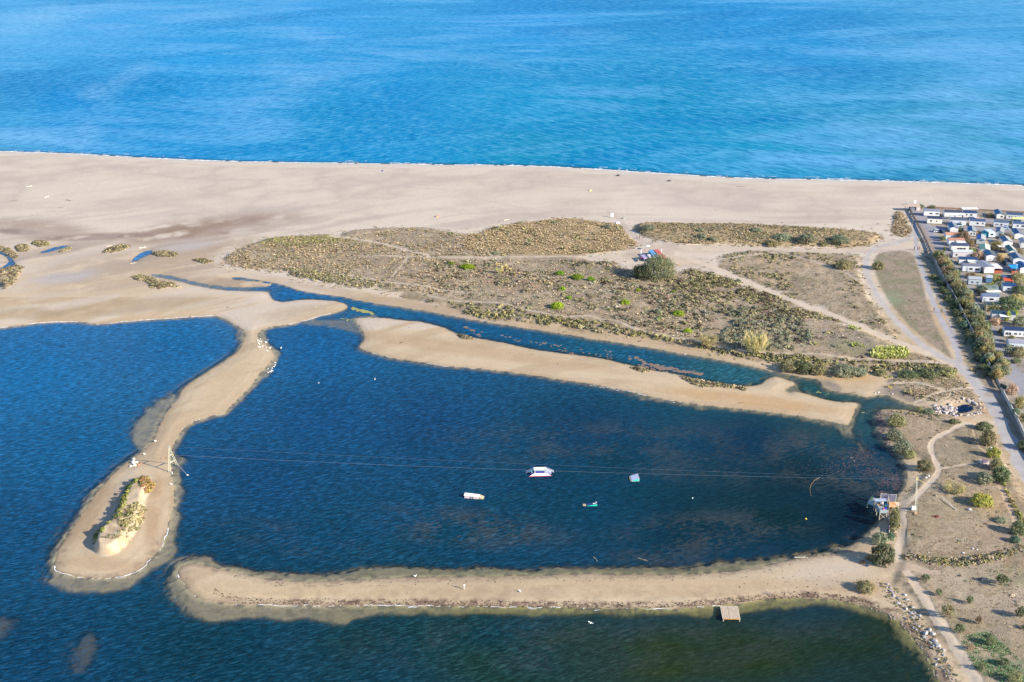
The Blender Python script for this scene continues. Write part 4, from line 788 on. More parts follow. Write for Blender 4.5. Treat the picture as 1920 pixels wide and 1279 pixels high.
CT = [(1727,390,12,8,'dark_green','left of two dark trees poking above the beach fence'),(1748,391,14,8,'dark_green','right of two dark trees poking above the beach fence'),(1856,407,14,12,'brown','bare brown tree at the seaward corner of the campsite'),(1806,452,26,22,'brown','rust brown tree between the gabled homes and the orange roofs'),(1816,462,24,18,'brown','bushy brown tree right of the salmon roof'),
 (1835,440,20,10,'brown','low brown shrub beside the second gabled home'),(1800,434,14,9,'dark_green','dark shrub between two gabled homes near the cars'),(1823,475,13,12,'vivid','vivid lime tree beside the white roofed home'),(1832,485,22,18,'pinkish','pinkish bare tree right of the white roofed home'),(1868,468,24,20,'autumn','golden olive tree on the middle campsite lane'),(1872,490,22,16,'autumn','yellow tree by the middle lane, below the golden olive one'),
 (1849,510,20,16,'olive','olive tree in front of the flat grey roof'),(1820,521,22,14,'brown','brown tree below the blue roofed long home'),(1838,523,16,10,'autumn','small yellow tree in the hedge row below the flat grey roof'),(1866,527,26,18,'autumn','green gold tree left of the orange awning'),(1857,548,24,22,'yellow_green','bright yellow green tree in the tree belt'),(1841,553,26,24,'grey_green','dark grey tree overhanging the lower grey home'),
 (1875,538,20,16,'grey_green','grey tree left of the orange awning home'),(1908,532,30,24,'olive','broad olive tree right of the orange awning'),(1912,550,30,20,'dark_green','dark tree right of the blue roofed home in the belt'),(1909,478,18,14,'olive','olive tree behind the teal green roof'),(1890,450,18,12,'autumn','orange shrub beside the tall white gabled home'),(1880,447,14,10,'olive','olive shrub right of the touring caravan'),
 (1892,582,52,34,'dark_green','largest dark tree in the campsite tree belt'),(1862,583,24,22,'dark_green','dark tree in front of the home with black windows'),(1905,566,30,20,'autumn','golden topped tree above the largest dark tree'),(1866,608,22,18,'pinkish','pinkish bare tree below the dark roofed caravan'),(1889,602,14,26,'yellow_green','tall slim yellow green tree in the belt'),(1901,598,14,20,'vivid','small lime tree right of the slim one'),
 (1914,612,28,24,'grey_green','round grey green tree at the right edge'),(1880,624,18,14,'autumn','sparse yellow tree on the lane corner'),(1894,642,16,16,'olive','small olive tree in front of the long dark roofed home'),(1893,664,22,20,'grey_green','grey tree in front of the lowest grey roof'),(1909,668,28,24,'olive','broad olive tree in front of the lowest grey roof'),(1906,680,22,12,'dark_green','dark bush beneath the broad tree by the gravel yard'),
 (1868,712,18,26,'autumn','thin golden tree at the bottom of the tall hedge'),(1897,738,18,26,'pinkish','bare pinkish tree in the gravel yard'),(1911,764,20,30,'autumn','orange brown tree by the wall near the road'),(1904,776,16,12,'teal','green bush under the orange brown tree'),(1918,790,18,22,'olive','olive tree beside the wall at the right edge'),(1767,452,12,12,'dark_green','small dark tree left of the orange roof'),
 (1770,472,6,12,'dark_green','slender young tree on the camp lane beside the grey roof'),(1776,486,6,14,'pinkish','slender bare young tree on the camp lane'),(1852,424,10,6,'brown','small brown shrub among the second row homes'),(1897,420,9,9,'teal','blue green cypress beside the lime awning'),(1787,508,12,6,'dark_green','low dark bush left of the long grey home'),(1778,496,12,6,'dark_green','low dark bush beside the camp lane by the blue roof')]
for x, y, w_, h, kd, lab in CT: shrub('tree', x, y, w_, h, kd, lab, 'tree', None, detail=2 if w_ > 24 else 1, lift=.1)
# grey cushion bushes south of the sandy track
for i in range(150):
    for _ in range(30):
        x = 1345+rnd.random()*190; y = 578+rnd.random()*78
        if in_poly(P_cush, np.array([x]), np.array([y]))[0]: break
    zc = ('left of' if x < 1400 else 'above and around' if x < 1450 else 'right of')+' the tallest reed clump, '+('track side' if y < 615 else 'channel side')
    shrub('cushion_bush', x, y, 9+rnd.random()*7, 6+rnd.random()*3, 'cushion' if rnd.random() < .8 else 'grey_green', 'rounded grey cushion bush ' + (lambda z: z)(zc), 'bush', 'grey cushion bushes ' + zc, shape='flat', detail=0)

# ------------------------------------------------------------------ rocks
def rock_mesh(seed):
    r = random.Random(seed); mb = MB(); mb.ball((0,0,0), 1, 1, 1, 7, 5)
    mb.v = [(x*(.75+.45*r.random()), y*(.75+.45*r.random()), max(z, -.4)*(.7+.4*r.random())) for x, y, z in mb.v]; me = mb.mesh('boulder'); return me
RK = {}
def rock(px, py, wpx, c, label, group, z=None, asp=1.0):
    v = rnd.randrange(5); key = (v, c)
    if key not in RK:
        me = rock_mesh(v); me.materials.append(mat(c, .9, 'stone_%d_%d_%d' % c, .3)); RK[key] = me
    g = ground(px, py); o = obj('boulder', RK[key], None); s = wpx/ppm(py)/2
    o.location = g+Vector((0, 0, s*.15)); o.scale = (s*(.8+.4*rnd.random()), s*(.8+.4*rnd.random())*asp, s*(.55+.4*rnd.random())); o.rotation_euler = (0, 0, rnd.random()*6.3)
    return tag(o, label, 'rock', group)
for x, y, w_, lab in ((1675,1118,8,'pale boulder at the top of the lagoon embankment, left one'),(1697,1116,9,'tall pale boulder at the top of the embankment beside the path'),(1700,1125,9,'pale boulder directly under the tall one on the embankment'),(1684,1131,9,'upright pale boulder over the dark gap in the embankment'),(1693,1137,6,'small warm toned boulder in the upper embankment'),(1699,1142,8,'grey boulder in the middle of the upper embankment'),(1711,1140,8,'flat pale boulder near the path edge of the embankment'),
   (1716,1149,6,'small tan boulder below the flat pale one'),(1724,1155,7,'cream boulder at the path side of the embankment'),(1736,1188,13,'large blue grey boulder in the lower embankment'),(1743,1182,10,'long pale slab in the lower embankment'),(1749,1190,12,'largest slab of the lower embankment'),(1753,1202,9,'round grey boulder under the largest slab'),(1758,1211,11,'big grey boulder near the foot of the embankment'),(1769,1219,7,'flat grey stone at the foot of the embankment')):
    rock(x, y, w_, (190,186,184), lab, 'large boulders of the embankment')
emb = [(1662,1100),(1680,1115),(1700,1140),(1722,1170),(1745,1200),(1762,1225),(1780,1260),(1800,1290)]
for i in range(70):
    x, y = along(emb, rnd.random()); c = rnd.choice([(168,166,174),(150,150,160),(186,178,170)])
    rock(x+rnd.gauss(0, 7)-4, y+rnd.gauss(0, 4), 3+rnd.random()*4, c, {(168,166,174): 'small grey riprap stone in the curved embankment', (150,150,160): 'small blue grey riprap stone in the curved embankment', (186,178,170): 'small cream riprap stone in the curved embankment'}[c], 'riprap stones of the curved embankment, %d' % c[0])
for i in range(60):      # shore litter stones
    x, y = along([(1635,1142),(1665,1154),(1690,1175),(1712,1198),(1735,1232),(1752,1270)], rnd.random())
    rock(x+rnd.gauss(3, 4), y+rnd.gauss(-2, 3), 1.5+rnd.random()*2, (176,160,158), 'pebble sized stone on the curved shore under the embankment', 'pebbles on the curved shore')
for i in range(150):     # ring of rocks round the pool
    k = rnd.random()
    if k < .5: x = 1752+rnd.random()*42; y = 769+(x-1752)*.14+rnd.gauss(0, 4.5)-3
    else:
        a = rnd.random()*6.283; rr = 1+rnd.random()*.38; x = 1808+26*rr*math.cos(a); y = 766+12*rr*math.sin(a)
    if abs(x-1809) < 15 and abs(y-765) < 6: continue
    c = rnd.choice([(204,186,170),(184,178,186),(214,200,190)])
    rock(x, y, 3+rnd.random()*4.5, c, {(204,186,170): 'tan boulder heaped round the dark pool by the road', (184,178,186): 'grey boulder heaped round the dark pool by the road', (214,200,190): 'pale boulder heaped round the dark pool by the road'}[c], 'boulders round the dark pool, tone %d' % c[0], asp=.8)
for i in range(36):
    x, y = along([(1652,775),(1650,800),(1656,820),(1668,838),(1682,856)], rnd.random())
    rock(x+rnd.gauss(0, 4), y+rnd.gauss(0, 3), 2.5+rnd.random()*2.5, (110,98,104), 'dark stone on the muddy bank at the channel mouth', 'dark stones at the channel mouth')
for x, y, w_, lab in ((1659,819,6,'white stone on the dark bank of the lagoon'),(1641,737,3.5,'left of two white stones at the mud edge'),(1647,736,4,'right of two white stones at the mud edge'),(1673,739,4.5,'white stone at the tip of the mud bank'),(1467,698,3,'white stone where the channel narrows'),(1660,1017,7,'pale boulder beside the biggest bush on the spit'),(1744,872,5,'white stone on the path edge above the tower'),(1741,893,6,'white rubble block beside the tower path'),(1736,896,5,'small rubble block left of the larger one by the tower path'),
   (1824,1029,5,'left white rubble heap in the dry field'),(1806,1037,5,'white rubble lump near the ditch'),(1832,1031,4,'right white rubble heap in the dry field'),(1741,1036,3,'single white stone above the ditch'),(1813,938,3,'white stone in the middle of the dry field'),(1818,956,7,'grey green lump at the end of the guy wire')):
    rock(x, y, w_, (222,218,214), lab, None)
for x, y, w_, c, lab in ((250,862,9,(232,228,222),'tall white block stacked at the back of the pile on the spit'),(249.5,868,9,(236,232,226),'white block in the middle of the pile on the spit'),(245,874.5,7,(230,226,220),'left white block at the foot of the pile on the spit'),(252.5,873,8,(228,224,216),'broad white block at the front of the pile on the spit'),(257,866.5,6,(226,220,212),'right white block of the pile on the spit'),(260,871.5,4,(214,150,110),'orange brick lump beside the white blocks'),(264,869.5,4,(206,140,100),'rusty brick lump right of the white blocks'),(261,874,3,(220,160,120),'small orange brick in front of the white blocks')):
    rock(x, y, w_, c, lab, None)
# ------------------------------------------------------------------ campsite homes
WHITE = (238,238,236)
def part(mb, name, m, parent, smooth=False): return mb.build(name, m, parent, smooth)
WIN = mat((40,48,58), .2, 'window_glass', .1); SKIRT = mat((96,92,92), .9, 'skirting')
def home(L, Rr, depth, hw, roofc, wallc, label, gable=False, wins=(), door=None, pitch=.62, roof_lit=None, awn=None):
    a = ground(*L); b = ground(*Rr); a.z = b.z = max(a.z, b.z); d = (b-a); ln = d.length; ang = math.atan2(d.y, d.x)
    t = empty('mobile_home', a, ang); W = mat(wallc, .6, 'siding_%d' % sum(wallc), .06, .82); RM = mat(roofc, .65, 'roof_%d_%d_%d' % roofc, .15, .62)
    D = depth; zb = .35
    part(MB().box(.15, ln-.15, .15, D-.15, -.1, zb+.05), 'skirting', SKIRT, t)
    mb = MB(); top = hw; rg = hw+pitch
    if gable:   # ridge runs away from the viewer
        v = [(0,0,zb),(ln,0,zb),(ln,0,top),(ln/2,0,rg),(0,0,top),(0,D,zb),(ln,D,zb),(ln,D,top),(ln/2,D,rg),(0,D,top)]
        mb.add(v, [(0,1,2,3,4),(9,8,7,6,5),(1,6,7,2),(5,0,4,9),(2,7,8,3),(3,8,9,4)])
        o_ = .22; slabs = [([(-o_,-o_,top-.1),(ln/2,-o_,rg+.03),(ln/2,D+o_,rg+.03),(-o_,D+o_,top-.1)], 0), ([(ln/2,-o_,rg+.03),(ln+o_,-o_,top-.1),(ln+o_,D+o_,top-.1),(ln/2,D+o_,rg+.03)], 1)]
    else:
        v = [(0,0,zb),(ln,0,zb),(ln,0,top),(0,0,top),(0,D,zb),(ln,D,zb),(ln,D,top),(0,D,top),(0,D/2,rg),(ln,D/2,rg)]
        mb.add(v, [(0,1,2,3),(5,4,7,6),(1,5,6,9,2),(4,0,3,8,7),(3,2,9,8),(8,9,6,7)])
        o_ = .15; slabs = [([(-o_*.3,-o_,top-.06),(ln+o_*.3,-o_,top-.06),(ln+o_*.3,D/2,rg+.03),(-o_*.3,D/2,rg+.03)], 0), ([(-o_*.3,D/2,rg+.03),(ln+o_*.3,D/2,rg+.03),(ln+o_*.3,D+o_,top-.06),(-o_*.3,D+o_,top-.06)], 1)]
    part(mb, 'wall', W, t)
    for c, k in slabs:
        m2 = RM if not (roof_lit and k == 1) else mat(roof_lit, .65, 'roof_%d_%d_%d' % roof_lit, .12, .62)  # gabled roofs: sunlit right pitch and shaded left pitch put into the colours
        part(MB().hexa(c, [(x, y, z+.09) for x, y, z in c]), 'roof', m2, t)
    for (s, z, w_, h) in wins:
        x = s*ln; fr = part(MB().box(x-w_/2, x+w_/2, -.05, 0.01, z, z+h), 'window', W, t)
        part(MB().box(x-w_/2+.07, x+w_/2-.07, -.065, -.04, z+.07, z+h-.07), 'pane', WIN, fr)
    if door is not None:
        x = door*ln; part(MB().box(x-.4, x+.4, -.04, .01, zb+.02, zb+1.9), 'door', mat((176,186,196), .5, 'door_grey'), t)
    if awn:
        ac, dep2, x0, x1 = awn[:4]; pst = MB()
        part(MB().hexa([(x0*ln,-dep2,top-.5),(x1*ln,-dep2,top-.5),(x1*ln,.0,top-.12),(x0*ln,.0,top-.12)], [(x0*ln,-dep2,top-.44),(x1*ln,-dep2,top-.44),(x1*ln,0,top-.06),(x0*ln,0,top-.06)]), 'awning', mat(ac, .7, 'canvas_%d_%d_%d' % ac, .08, .8), t)
        for xx in (x0*ln+.1, x1*ln-.1): part(MB().tube((xx,-dep2+.1,0), (xx,-dep2+.1,top-.48), .05), 'post', mat(WHITE), t)
    return tag(t, label, 'mobile home', None)
W3 = ((.4,1.2,.9,.8),(.5,1.2,.9,.8),(.8,1.2,.9,.8),(.9,1.2,.9,.8)); W2 = ((.22,1.2,1.0,.8),(.62,1.3,.7,.6)); DB = (46,78,128); GB = (92,106,136); NV = (40,72,124); DG = (74,86,112)
home((1732,405.5),(1761,406.5),3.8,2.9,(150,156,172),WHITE,'white mobile home with pale grey roof in the corner nearest the beach steps',wins=W3)
home((1770,407.5),(1803,408.5),3.8,2.8,DG,WHITE,'long white mobile home, second from the beach fence corner, front row',wins=W3,door=.62)
home((1805.5,408.5),(1831,409.6),3.8,2.8,NV,WHITE,'white mobile home with a white awning behind it, front row',wins=((.25,1.3,.7,.9),(.55,1.3,.7,.9),(.63,1.3,.7,.9)))
home((1868,411),(1882,411.6),8.5,2.6,(40,100,160),(240,238,226),'gabled home with bright blue shaded roof side in the front row',True,((.7,1.0,1.2,.9),),roof_lit=(120,130,140))
home((1886,411.5),(1917,413.5),3.8,2.8,(70,96,134),WHITE,'long white mobile home at the right end of the front row',wins=((.2,1.2,.6,.9),(.35,1.2,.5,.9),(.57,1.2,.6,.9),(.82,1.1,.9,.9)))
home((1738,420),(1766,421.3),3.8,3.0,(58,72,104),(244,240,228),'white mobile home with dark roof and roof light, second row beside the lane',wins=((.25,1.2,.9,1.0),(.64,1.3,.6,.8)))
home((1781,422.6),(1811,424.2),3.8,3.0,GB,WHITE,'white mobile home with a minivan parked in front of it',wins=((.1,1.3,.6,1.0),(.6,1.3,1.5,.9)))
home((1817,424),(1846.5,425.8),3.8,2.9,(78,98,140),WHITE,'white mobile home in the middle of the second row, car behind it',wins=((.52,1.3,1.2,.9),(.86,1.3,.7,.9)))
home((1862.5,426),(1890.5,428),3.8,2.9,(92,116,146),WHITE,'white mobile home with a silver car parked at its right corner',wins=((.22,1.3,1.6,.5),(.52,1.2,.9,.9),(.8,1.1,1.2,.4)))
home((1898,429),(1930,431),3.8,2.8,(84,108,150),WHITE,'white mobile home with a lime canvas behind it at the right edge',wins=((.3,1.2,.9,.9),(.6,1.2,1.4,1)))
home((1781,436),(1796,436.6),8.5,2.5,(26,104,158),WHITE,'gabled home with deep blue shaded roof side, left one behind the orange roofs',True,roof_lit=(140,150,162))
home((1815,443),(1829.5,444),8.5,2.6,(18,104,170),WHITE,'gabled home with deep blue shaded roof side and twin windows in its white front',True,((.4,1.0,.7,.9),(.78,1.0,.7,.9)),roof_lit=(160,166,170))
home((1866,444.5),(1880.5,446),8.5,2.6,(104,124,168),(240,238,230),'gabled home with slate blue shaded roof side right behind the touring caravan',True,((.6,1.0,1.2,.9),),roof_lit=(174,176,178))
home((1901.5,449.3),(1918,450),8.5,2.9,(16,92,150),WHITE,'tall white gabled home with blue shaded roof side near the right edge',True,roof_lit=(132,136,150))
home((1772.5,450.5),(1803,451),3.8,2.8,(226,168,136),(206,218,222),'mobile home with orange roof, upper of two beside the lane',wins=((.25,1.1,1.3,.5),(.42,1.1,1.0,.5),(.6,1.1,1.2,.5)))
home((1778.5,461.5),(1808,462),3.8,2.9,(206,150,130),WHITE,'mobile home with salmon roof and white canopy, lower of two beside the lane',wins=((.2,1.2,.6,1),),awn=(WHITE,2.2,.42,1.0))
home((1830,458.5),(1846,460),8.5,2.6,(50,112,190),WHITE,'gabled home with mid blue shaded roof side above the green roofed one',True,((.5,1.9,.7,.6),),roof_lit=(190,190,194))
home((1880.5,462.6),(1898,463.2),8.5,2.6,(56,100,150),WHITE,'gabled home with blue shaded roof side beside the golden olive tree',True,roof_lit=(196,196,192))
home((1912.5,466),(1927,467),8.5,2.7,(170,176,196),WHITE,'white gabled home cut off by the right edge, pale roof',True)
home((1783,471.5),(1816,472),3.8,2.9,(70,88,124),(232,230,222),'mobile home with dark slate roof, above the white roofed one',wins=((.4,1.0,1.2,.9),(.56,1.0,1.4,.9),(.74,1.0,1.4,.9)))
home((1837,477.5),(1855,479),8.5,2.6,(136,192,176),WHITE,'gabled home with pale green roof beside the lime tree',True,((.3,1.0,1.0,.7),),roof_lit=(226,234,212))
home((1786,484),(1824,484.6),3.8,2.9,(222,228,236),(206,200,204),'mobile home with white roof and greyish walls beside the lane',wins=((.18,1.1,.8,1.0),(.9,.9,.7,1.2)))
home((1892,481),(1906,481.4),8.5,2.6,(10,112,120),(214,216,216),'small home with teal green roof among the trees',True,roof_lit=(196,200,190))
home((1848.5,490.5),(1868,491.2),7.5,2.9,(26,104,156),WHITE,'gabled home with blank white front and steel blue shaded roof side at the lane corner',True,roof_lit=(98,110,122))
home((1899,496),(1919,496.8),8.5,2.8,(20,90,140),(226,230,234),'gabled home with navy shaded roof side beside the two dark cars',True,((.62,1.0,1.6,.9),),roof_lit=(150,152,158))
home((1797.5,497.2),(1832,498.6),3.8,2.9,(36,76,124),WHITE,'long mobile home with navy roof and white canopy above the grey one',wins=((.3,1.4,.6,.8),(.44,1.3,.9,.8)),awn=(WHITE,2.0,.42,.85))
home((1804,510),(1838.5,511.5),3.8,3.0,(128,134,152),(226,232,240),'long mobile home with grey roof behind the first hedge row',wins=((.46,1.1,1.6,1.0),(.8,1.0,1.8,1.1)),door=.25)
home((1845,513.5),(1863,513.2),9.5,3.1,(150,160,180),(242,238,232),'wide flat grey roofed chalet with a terrace on its right side',True,pitch=.25)
home((1912,513.5),(1930,514),8.0,2.8,(24,88,150),WHITE,'home with blue roof beside the turquoise canopy',True)
home((1815,534.8),(1840,536.2),3.8,2.9,(196,202,212),(196,208,218),'pale grey mobile home half hidden by trees, top of the tree belt',wins=((.3,1.1,.8,.8),(.7,1.1,.8,.8)))
home((1848,531),(1860,532),3.8,2.6,(210,218,228),(110,150,190),'small bluish cabin glimpsed between trees in the belt')
home((1879,531),(1899,532),4.0,2.6,(84,98,138),(236,232,228),'home with an orange awning in the tree belt',wins=((.3,.9,.7,.9),(.55,.9,.9,.9)),awn=((226,92,52),3.0,.0,.9))
home((1834,550.5),(1871,551.6),3.8,2.8,(128,146,156),(160,182,188),'grey green mobile home almost covered by the yellow green tree',wins=((.8,1.1,.9,.8),))
home((1880,547),(1905,548),3.8,2.7,(24,74,134),(214,222,228),'mobile home with bright navy roof in the tree belt',wins=((.4,1.1,.9,.8),))
home((1841.5,568),(1873,569),3.9,3.0,(116,136,168),(226,230,240),'mobile home with three black windows at the lane, below the belt',wins=((.46,1.3,.7,.9),(.54,1.3,.7,.9),(.62,1.3,.7,.9)),door=.12)
home((1847.5,583.6),(1885,585),3.9,2.9,(70,90,110),(206,190,150),'mobile home with tan sunlit wall under the largest dark tree',wins=((.8,1.2,.8,.8),))
home((1858.5,600),(1903,603),3.9,2.9,(40,80,104),(222,224,226),'mobile home with dark teal roof beneath the lime trees',wins=((.3,1.1,.9,.8),(.7,1.1,.9,.8)),awn=((230,232,232),2.2,.3,.7))
home((1882,632),(1936,635),4.0,3.0,(38,66,108),(236,236,240),'long mobile home with many windows and a roof dome near the hedge end',wins=((.1,1.0,1.0,1.1),(.2,1.0,1.0,1.1),(.4,1.2,1.2,.8),(.55,1.2,.6,.9),(.75,1.1,1.6,.9)))
home((1890,655),(1930,657),4.0,2.8,(176,176,192),(210,222,232),'lowest mobile home with lilac grey roof at the right edge',wins=((.2,1.1,.9,.8),))
for i, (x, y) in enumerate(((1975,416),(2010,418),(1965,450),(2000,470),(1960,500),(1985,540),(1970,590))):
    home((x,y),(x+28,y+1.5),3.8,2.8,[DG,NV,GB][i % 3],WHITE,'white mobile home outside the right edge of the picture, %s' % ['front row','front row, farther','third row','fourth row','fifth row','by the trees','near the long home'][i])
# terrace beside the flat chalet, turquoise canopy
g = ground(1869, 513); t = empty('terrace', g, .02); WD = mat((176,96,70), .8, 'stained_wood', .2)
part(MB().box(-1.6,2.2,0,6,.1,.4), 'deck', WD, t); part(MB().box(-1.7,2.4,-.2,7,2.4,2.5), 'awning', mat((244,240,238), .6, 'white_canvas'), t)
for x, y in ((-1.5,0),(2.1,0),(2.1,6),(-1.5,6)): part(MB().tube((x,y,0),(x,y,2.4),.06), 'post', WD, t)
part(MB().box(-1.6,2.2,-.05,.05,.4,1.4), 'railing', WD, t); part(MB().box(2.15,2.25,0,6,.4,1.4), 'railing', WD, t)
tag(t, 'brown wooden terrace under a white awning beside the grey chalet', 'terrace')
g = ground(1896, 513); t = empty('pergola', g, .02); tq = mat((40,150,214), .5, 'turquoise_canvas')
part(MB().hexa([(0,0,2.3),(4.6,0,2.3),(4.2,4,2.9),(-.4,4,2.9)],[(0,0,2.36),(4.6,0,2.36),(4.2,4,2.96),(-.4,4,2.96)]), 'canopy', tq, t)
for x, y in ((0,0),(4.5,0),(0,3.8),(4.1,3.8)): part(MB().tube((x,y,0),(x,y,2.4),.06), 'post', WD, t)
part(MB().box(0,4.5,-.02,.06,0,1.2), 'railing', WD, t)
tag(t, 'turquoise canopy over a red wooden veranda at the right edge', 'canopy')
g = ground(1853, 446.5); t = empty('caravan', g, .05); cw = mat((214,228,244), .4, 'caravan_white')
part(MB().hexa([(0,0,.5),(3.4,0,.5),(3.2,6,.5),(-.2,6,.5)],[(.1,.2,2.9),(3.3,.2,2.9),(3.1,5.8,2.9),(-.1,5.8,2.9)]), 'body', cw, t)
part(MB().box(1.1,2.3,-.02,.14,1.4,2.2), 'window', WIN, t)
for x in (.1,3.1):
    part(MB().tube((x,3,.35),(x+.2,3,.35),.35,n=10), 'wheel', mat((30,30,32)), t)
part(MB().hexa([(-2.2,.6,0),(0,.6,0),(-.1,5.4,0),(-2.2,5.4,0)],[(-1.9,.8,1.9),(.05,.8,2.5),(-.1,5.2,2.5),(-1.9,5.2,1.9)]), 'awning_tent', mat((30,150,160), .7, 'teal_tent'), t)
tag(t, 'pale touring caravan with a teal awning tent on its left side', 'caravan')
for (x, y, w_, d, z, c, nm, lab, cat) in ((1804,403,30,3,2.9,(244,244,244),'canopy','white canopy sheet behind the third front row home','canopy'),(1781,413.5,28,2,2.9,(246,246,246),'canopy','white canopy sheet behind the home with the minivan','canopy'),(1899,420.5,26,3,2.6,(222,236,150),'canopy','lime canvas canopy behind the home at the right edge','canopy'),(1849,560,28,2,2.8,(236,228,216),'canopy','cream canopy behind the home with black windows','canopy'),(1872,473,20,5,2.5,(226,222,222),'canopy','cream awning beside the teal green roof','canopy'),(1875,489,24,4,2.2,(196,170,120),'canopy','ochre canopy under the yellow tree','canopy')):
    g = ground(x, y); t = empty(nm, g, .03); ln = w_/ppm(y)
    part(MB().hexa([(0,0,z),(ln,0,z),(ln,d,z+.2),(0,d,z+.2)],[(0,0,z+.05),(ln,0,z+.05),(ln,d,z+.25),(0,d,z+.25)]), 'sheet', mat(c, .7), t)
    for xx, yy in ((.1,.1),(ln-.1,.1),(.1,d-.1),(ln-.1,d-.1)): part(MB().tube((xx,yy,0),(xx,yy,z),.04), 'post', mat((200,200,200)), t)
    tag(t, lab, cat)
# ------------------------------------------------------------------ cars
def car(px, py, ang, c, label, L_=4.3, H_=1.45, cab=(.22,.85)):
    g = ground(px, py); t = empty('parked_car', g, R(ang)); W_ = 1.75; m = mat(c, .3, 'car_%d_%d_%d' % c, .04)
    mb = MB(); mb.hexa([(-L_/2,-W_/2,.25),(L_/2,-W_/2,.25),(L_/2,W_/2,.25),(-L_/2,W_/2,.25)],[(-L_/2+.08,-W_/2+.04,.85),(L_/2-.12,-W_/2+.04,.78),(L_/2-.12,W_/2-.04,.78),(-L_/2+.08,W_/2-.04,.85)]); part(mb, 'body', m, t)
    a, b = -L_/2+cab[0]*L_*.4, -L_/2+cab[1]*L_
    cabn = part(MB().hexa([(a,-W_/2+.06,.84),(b,-W_/2+.06,.8),(b,W_/2-.06,.8),(a,W_/2-.06,.84)],[(a+.3,-W_/2+.25,H_-.06),(b-.8,-W_/2+.25,H_-.06),(b-.8,W_/2-.25,H_-.06),(a+.3,W_/2-.25,H_-.06)]), 'window', WIN, t)
    part(MB().box(a+.28,b-.78,-W_/2+.24,W_/2-.24,H_-.06,H_), 'roof', m, t)
    for x in (-L_*.31, L_*.31):
        for y in (-W_/2+.05, W_/2-.15): part(MB().tube((x,y-.05,.32),(x,y+.15,.32),.32,n=10), 'wheel', mat((28,28,30)), t)
    return tag(t, label, 'car')
car(1757,435,8,(206,214,228),'silver hatchback parked left of the first gabled home')
car(1766,436,100,(24,50,104),'dark blue car parked beside the silver hatchback')
car(1795,424.5,6,(180,206,232),'pale blue minivan in front of the white home', 4.8, 1.9, (.1,.95))
car(1822,412,5,(40,86,160),'blue estate car behind the middle second row home')
car(1883,429.5,5,(150,178,220),'silver blue car at the corner of the fourth second row home')
car(1906,416,5,(46,94,170),'bright blue car in front of the last front row home')
car(1909,417.5,5,(220,234,250),'white car just right of the bright blue one', 4.2)
car(1886,494,40,(22,34,56),'black car parked left of the gabled home with navy shaded roof side')
car(1890,497.5,20,(30,40,66),'dark car below the black one by the navy shaded roof side')
# ------------------------------------------------------------------ walls and fences
def fence(pts, step, h, name, label, pm, wm, thick=.12, gap=.0, cat='fence'):
    P = [ground(*p) for p in chaikin(pts, 1, False)]; seg = []
    d = [0]
    for a, b in zip(P, P[1:]): d.append(d[-1]+(b-a).length)
    n = int(d[-1]/step); Q_ = []
    for i in range(n+1):
        s = i*d[-1]/n; k = min(max(np.searchsorted(d, s)-1, 0), len(P)-2); f = (s-d[k])/(d[k+1]-d[k]); Q_.append(P[k].lerp(P[k+1], f))
    t = empty(name, P[0])
    for i, q_ in enumerate(Q_):
        o = q_-P[0]; part(MB().box(o.x-.07,o.x+.07,o.y-.07,o.y+.07,o.z-.2,o.z+h+.08), 'post', pm, t)
        if i < len(Q_)-1:
            o2 = Q_[i+1]-P[0]; u_ = (o2-o); u_.z = 0; u_.normalize(); nn = Vector((-u_.y, u_.x, 0))*thick/2
            a, b = o+u_*.07, o2-u_*.07; z0 = gap
            part(MB().hexa([a-nn+Vector((0,0,z0)), b-nn+Vector((0,0,z0)), b+nn+Vector((0,0,z0)), a+nn+Vector((0,0,z0))],[a-nn+Vector((0,0,h)), b-nn+Vector((0,0,h)), b+nn+Vector((0,0,h)), a+nn+Vector((0,0,h))]), 'panel', wm, t)
    return tag(t, label, cat)
GRW = mat((176,170,166), .9, 'render_grey', .15); WDF = mat((156,132,112), .9, 'old_wood', .2)
fence([(1705,391),(1716,415),(1733,446),(1746,475)], 5, 1.2, 'hedge_fence', 'low wooden fence along the beach end of the campsite', WDF, WDF, .06, .3)
fence([(1746,475),(1757,503),(1771,530),(1787,557),(1801,583),(1812,607),(1831,643),(1856,693)], 5.5, 1.9, 'campsite_wall', 'long pale grey wall between the campsite hedge and the grass', GRW, GRW, .18, 0, 'wall')
fence([(1856,694),(1868,715),(1875,729)], 4, 1.4, 'wire_fence', 'short low fence between the hedge end and the noticeboard', WDF, GRW, .05, .4)
fence([(1877,733),(1887,752),(1904,785),(1921,822),(1950,880)], 5, 1.5, 'roadside_wall', 'low cream wall along the road at the right edge', mat((206,196,184), .9), mat((206,196,184), .9, 'cream_render'), .3, 0, 'wall')
fence([(1738,391),(1767,392.5),(1805,394.5),(1861,397.5),(1921,401.5),(2000,406)], 4, 1.2, 'beach_fence', 'wooden fence separating the front row of homes from the beach', WDF, WDF, .06, .15)
g = ground(1880, 733); t = empty('noticeboard', g, R(-62))
part(MB().box(-1.4,1.4,-.04,.04,.8,2.4), 'board', mat((40,72,60), .5, 'dark_green_panel'), t)
for x in (-1.3,1.3): part(MB().tube((x,.08,0),(x,.08,2.6),.06), 'post', GRW, t)
tag(t, 'dark green noticeboard at the gap in the roadside wall', 'sign')
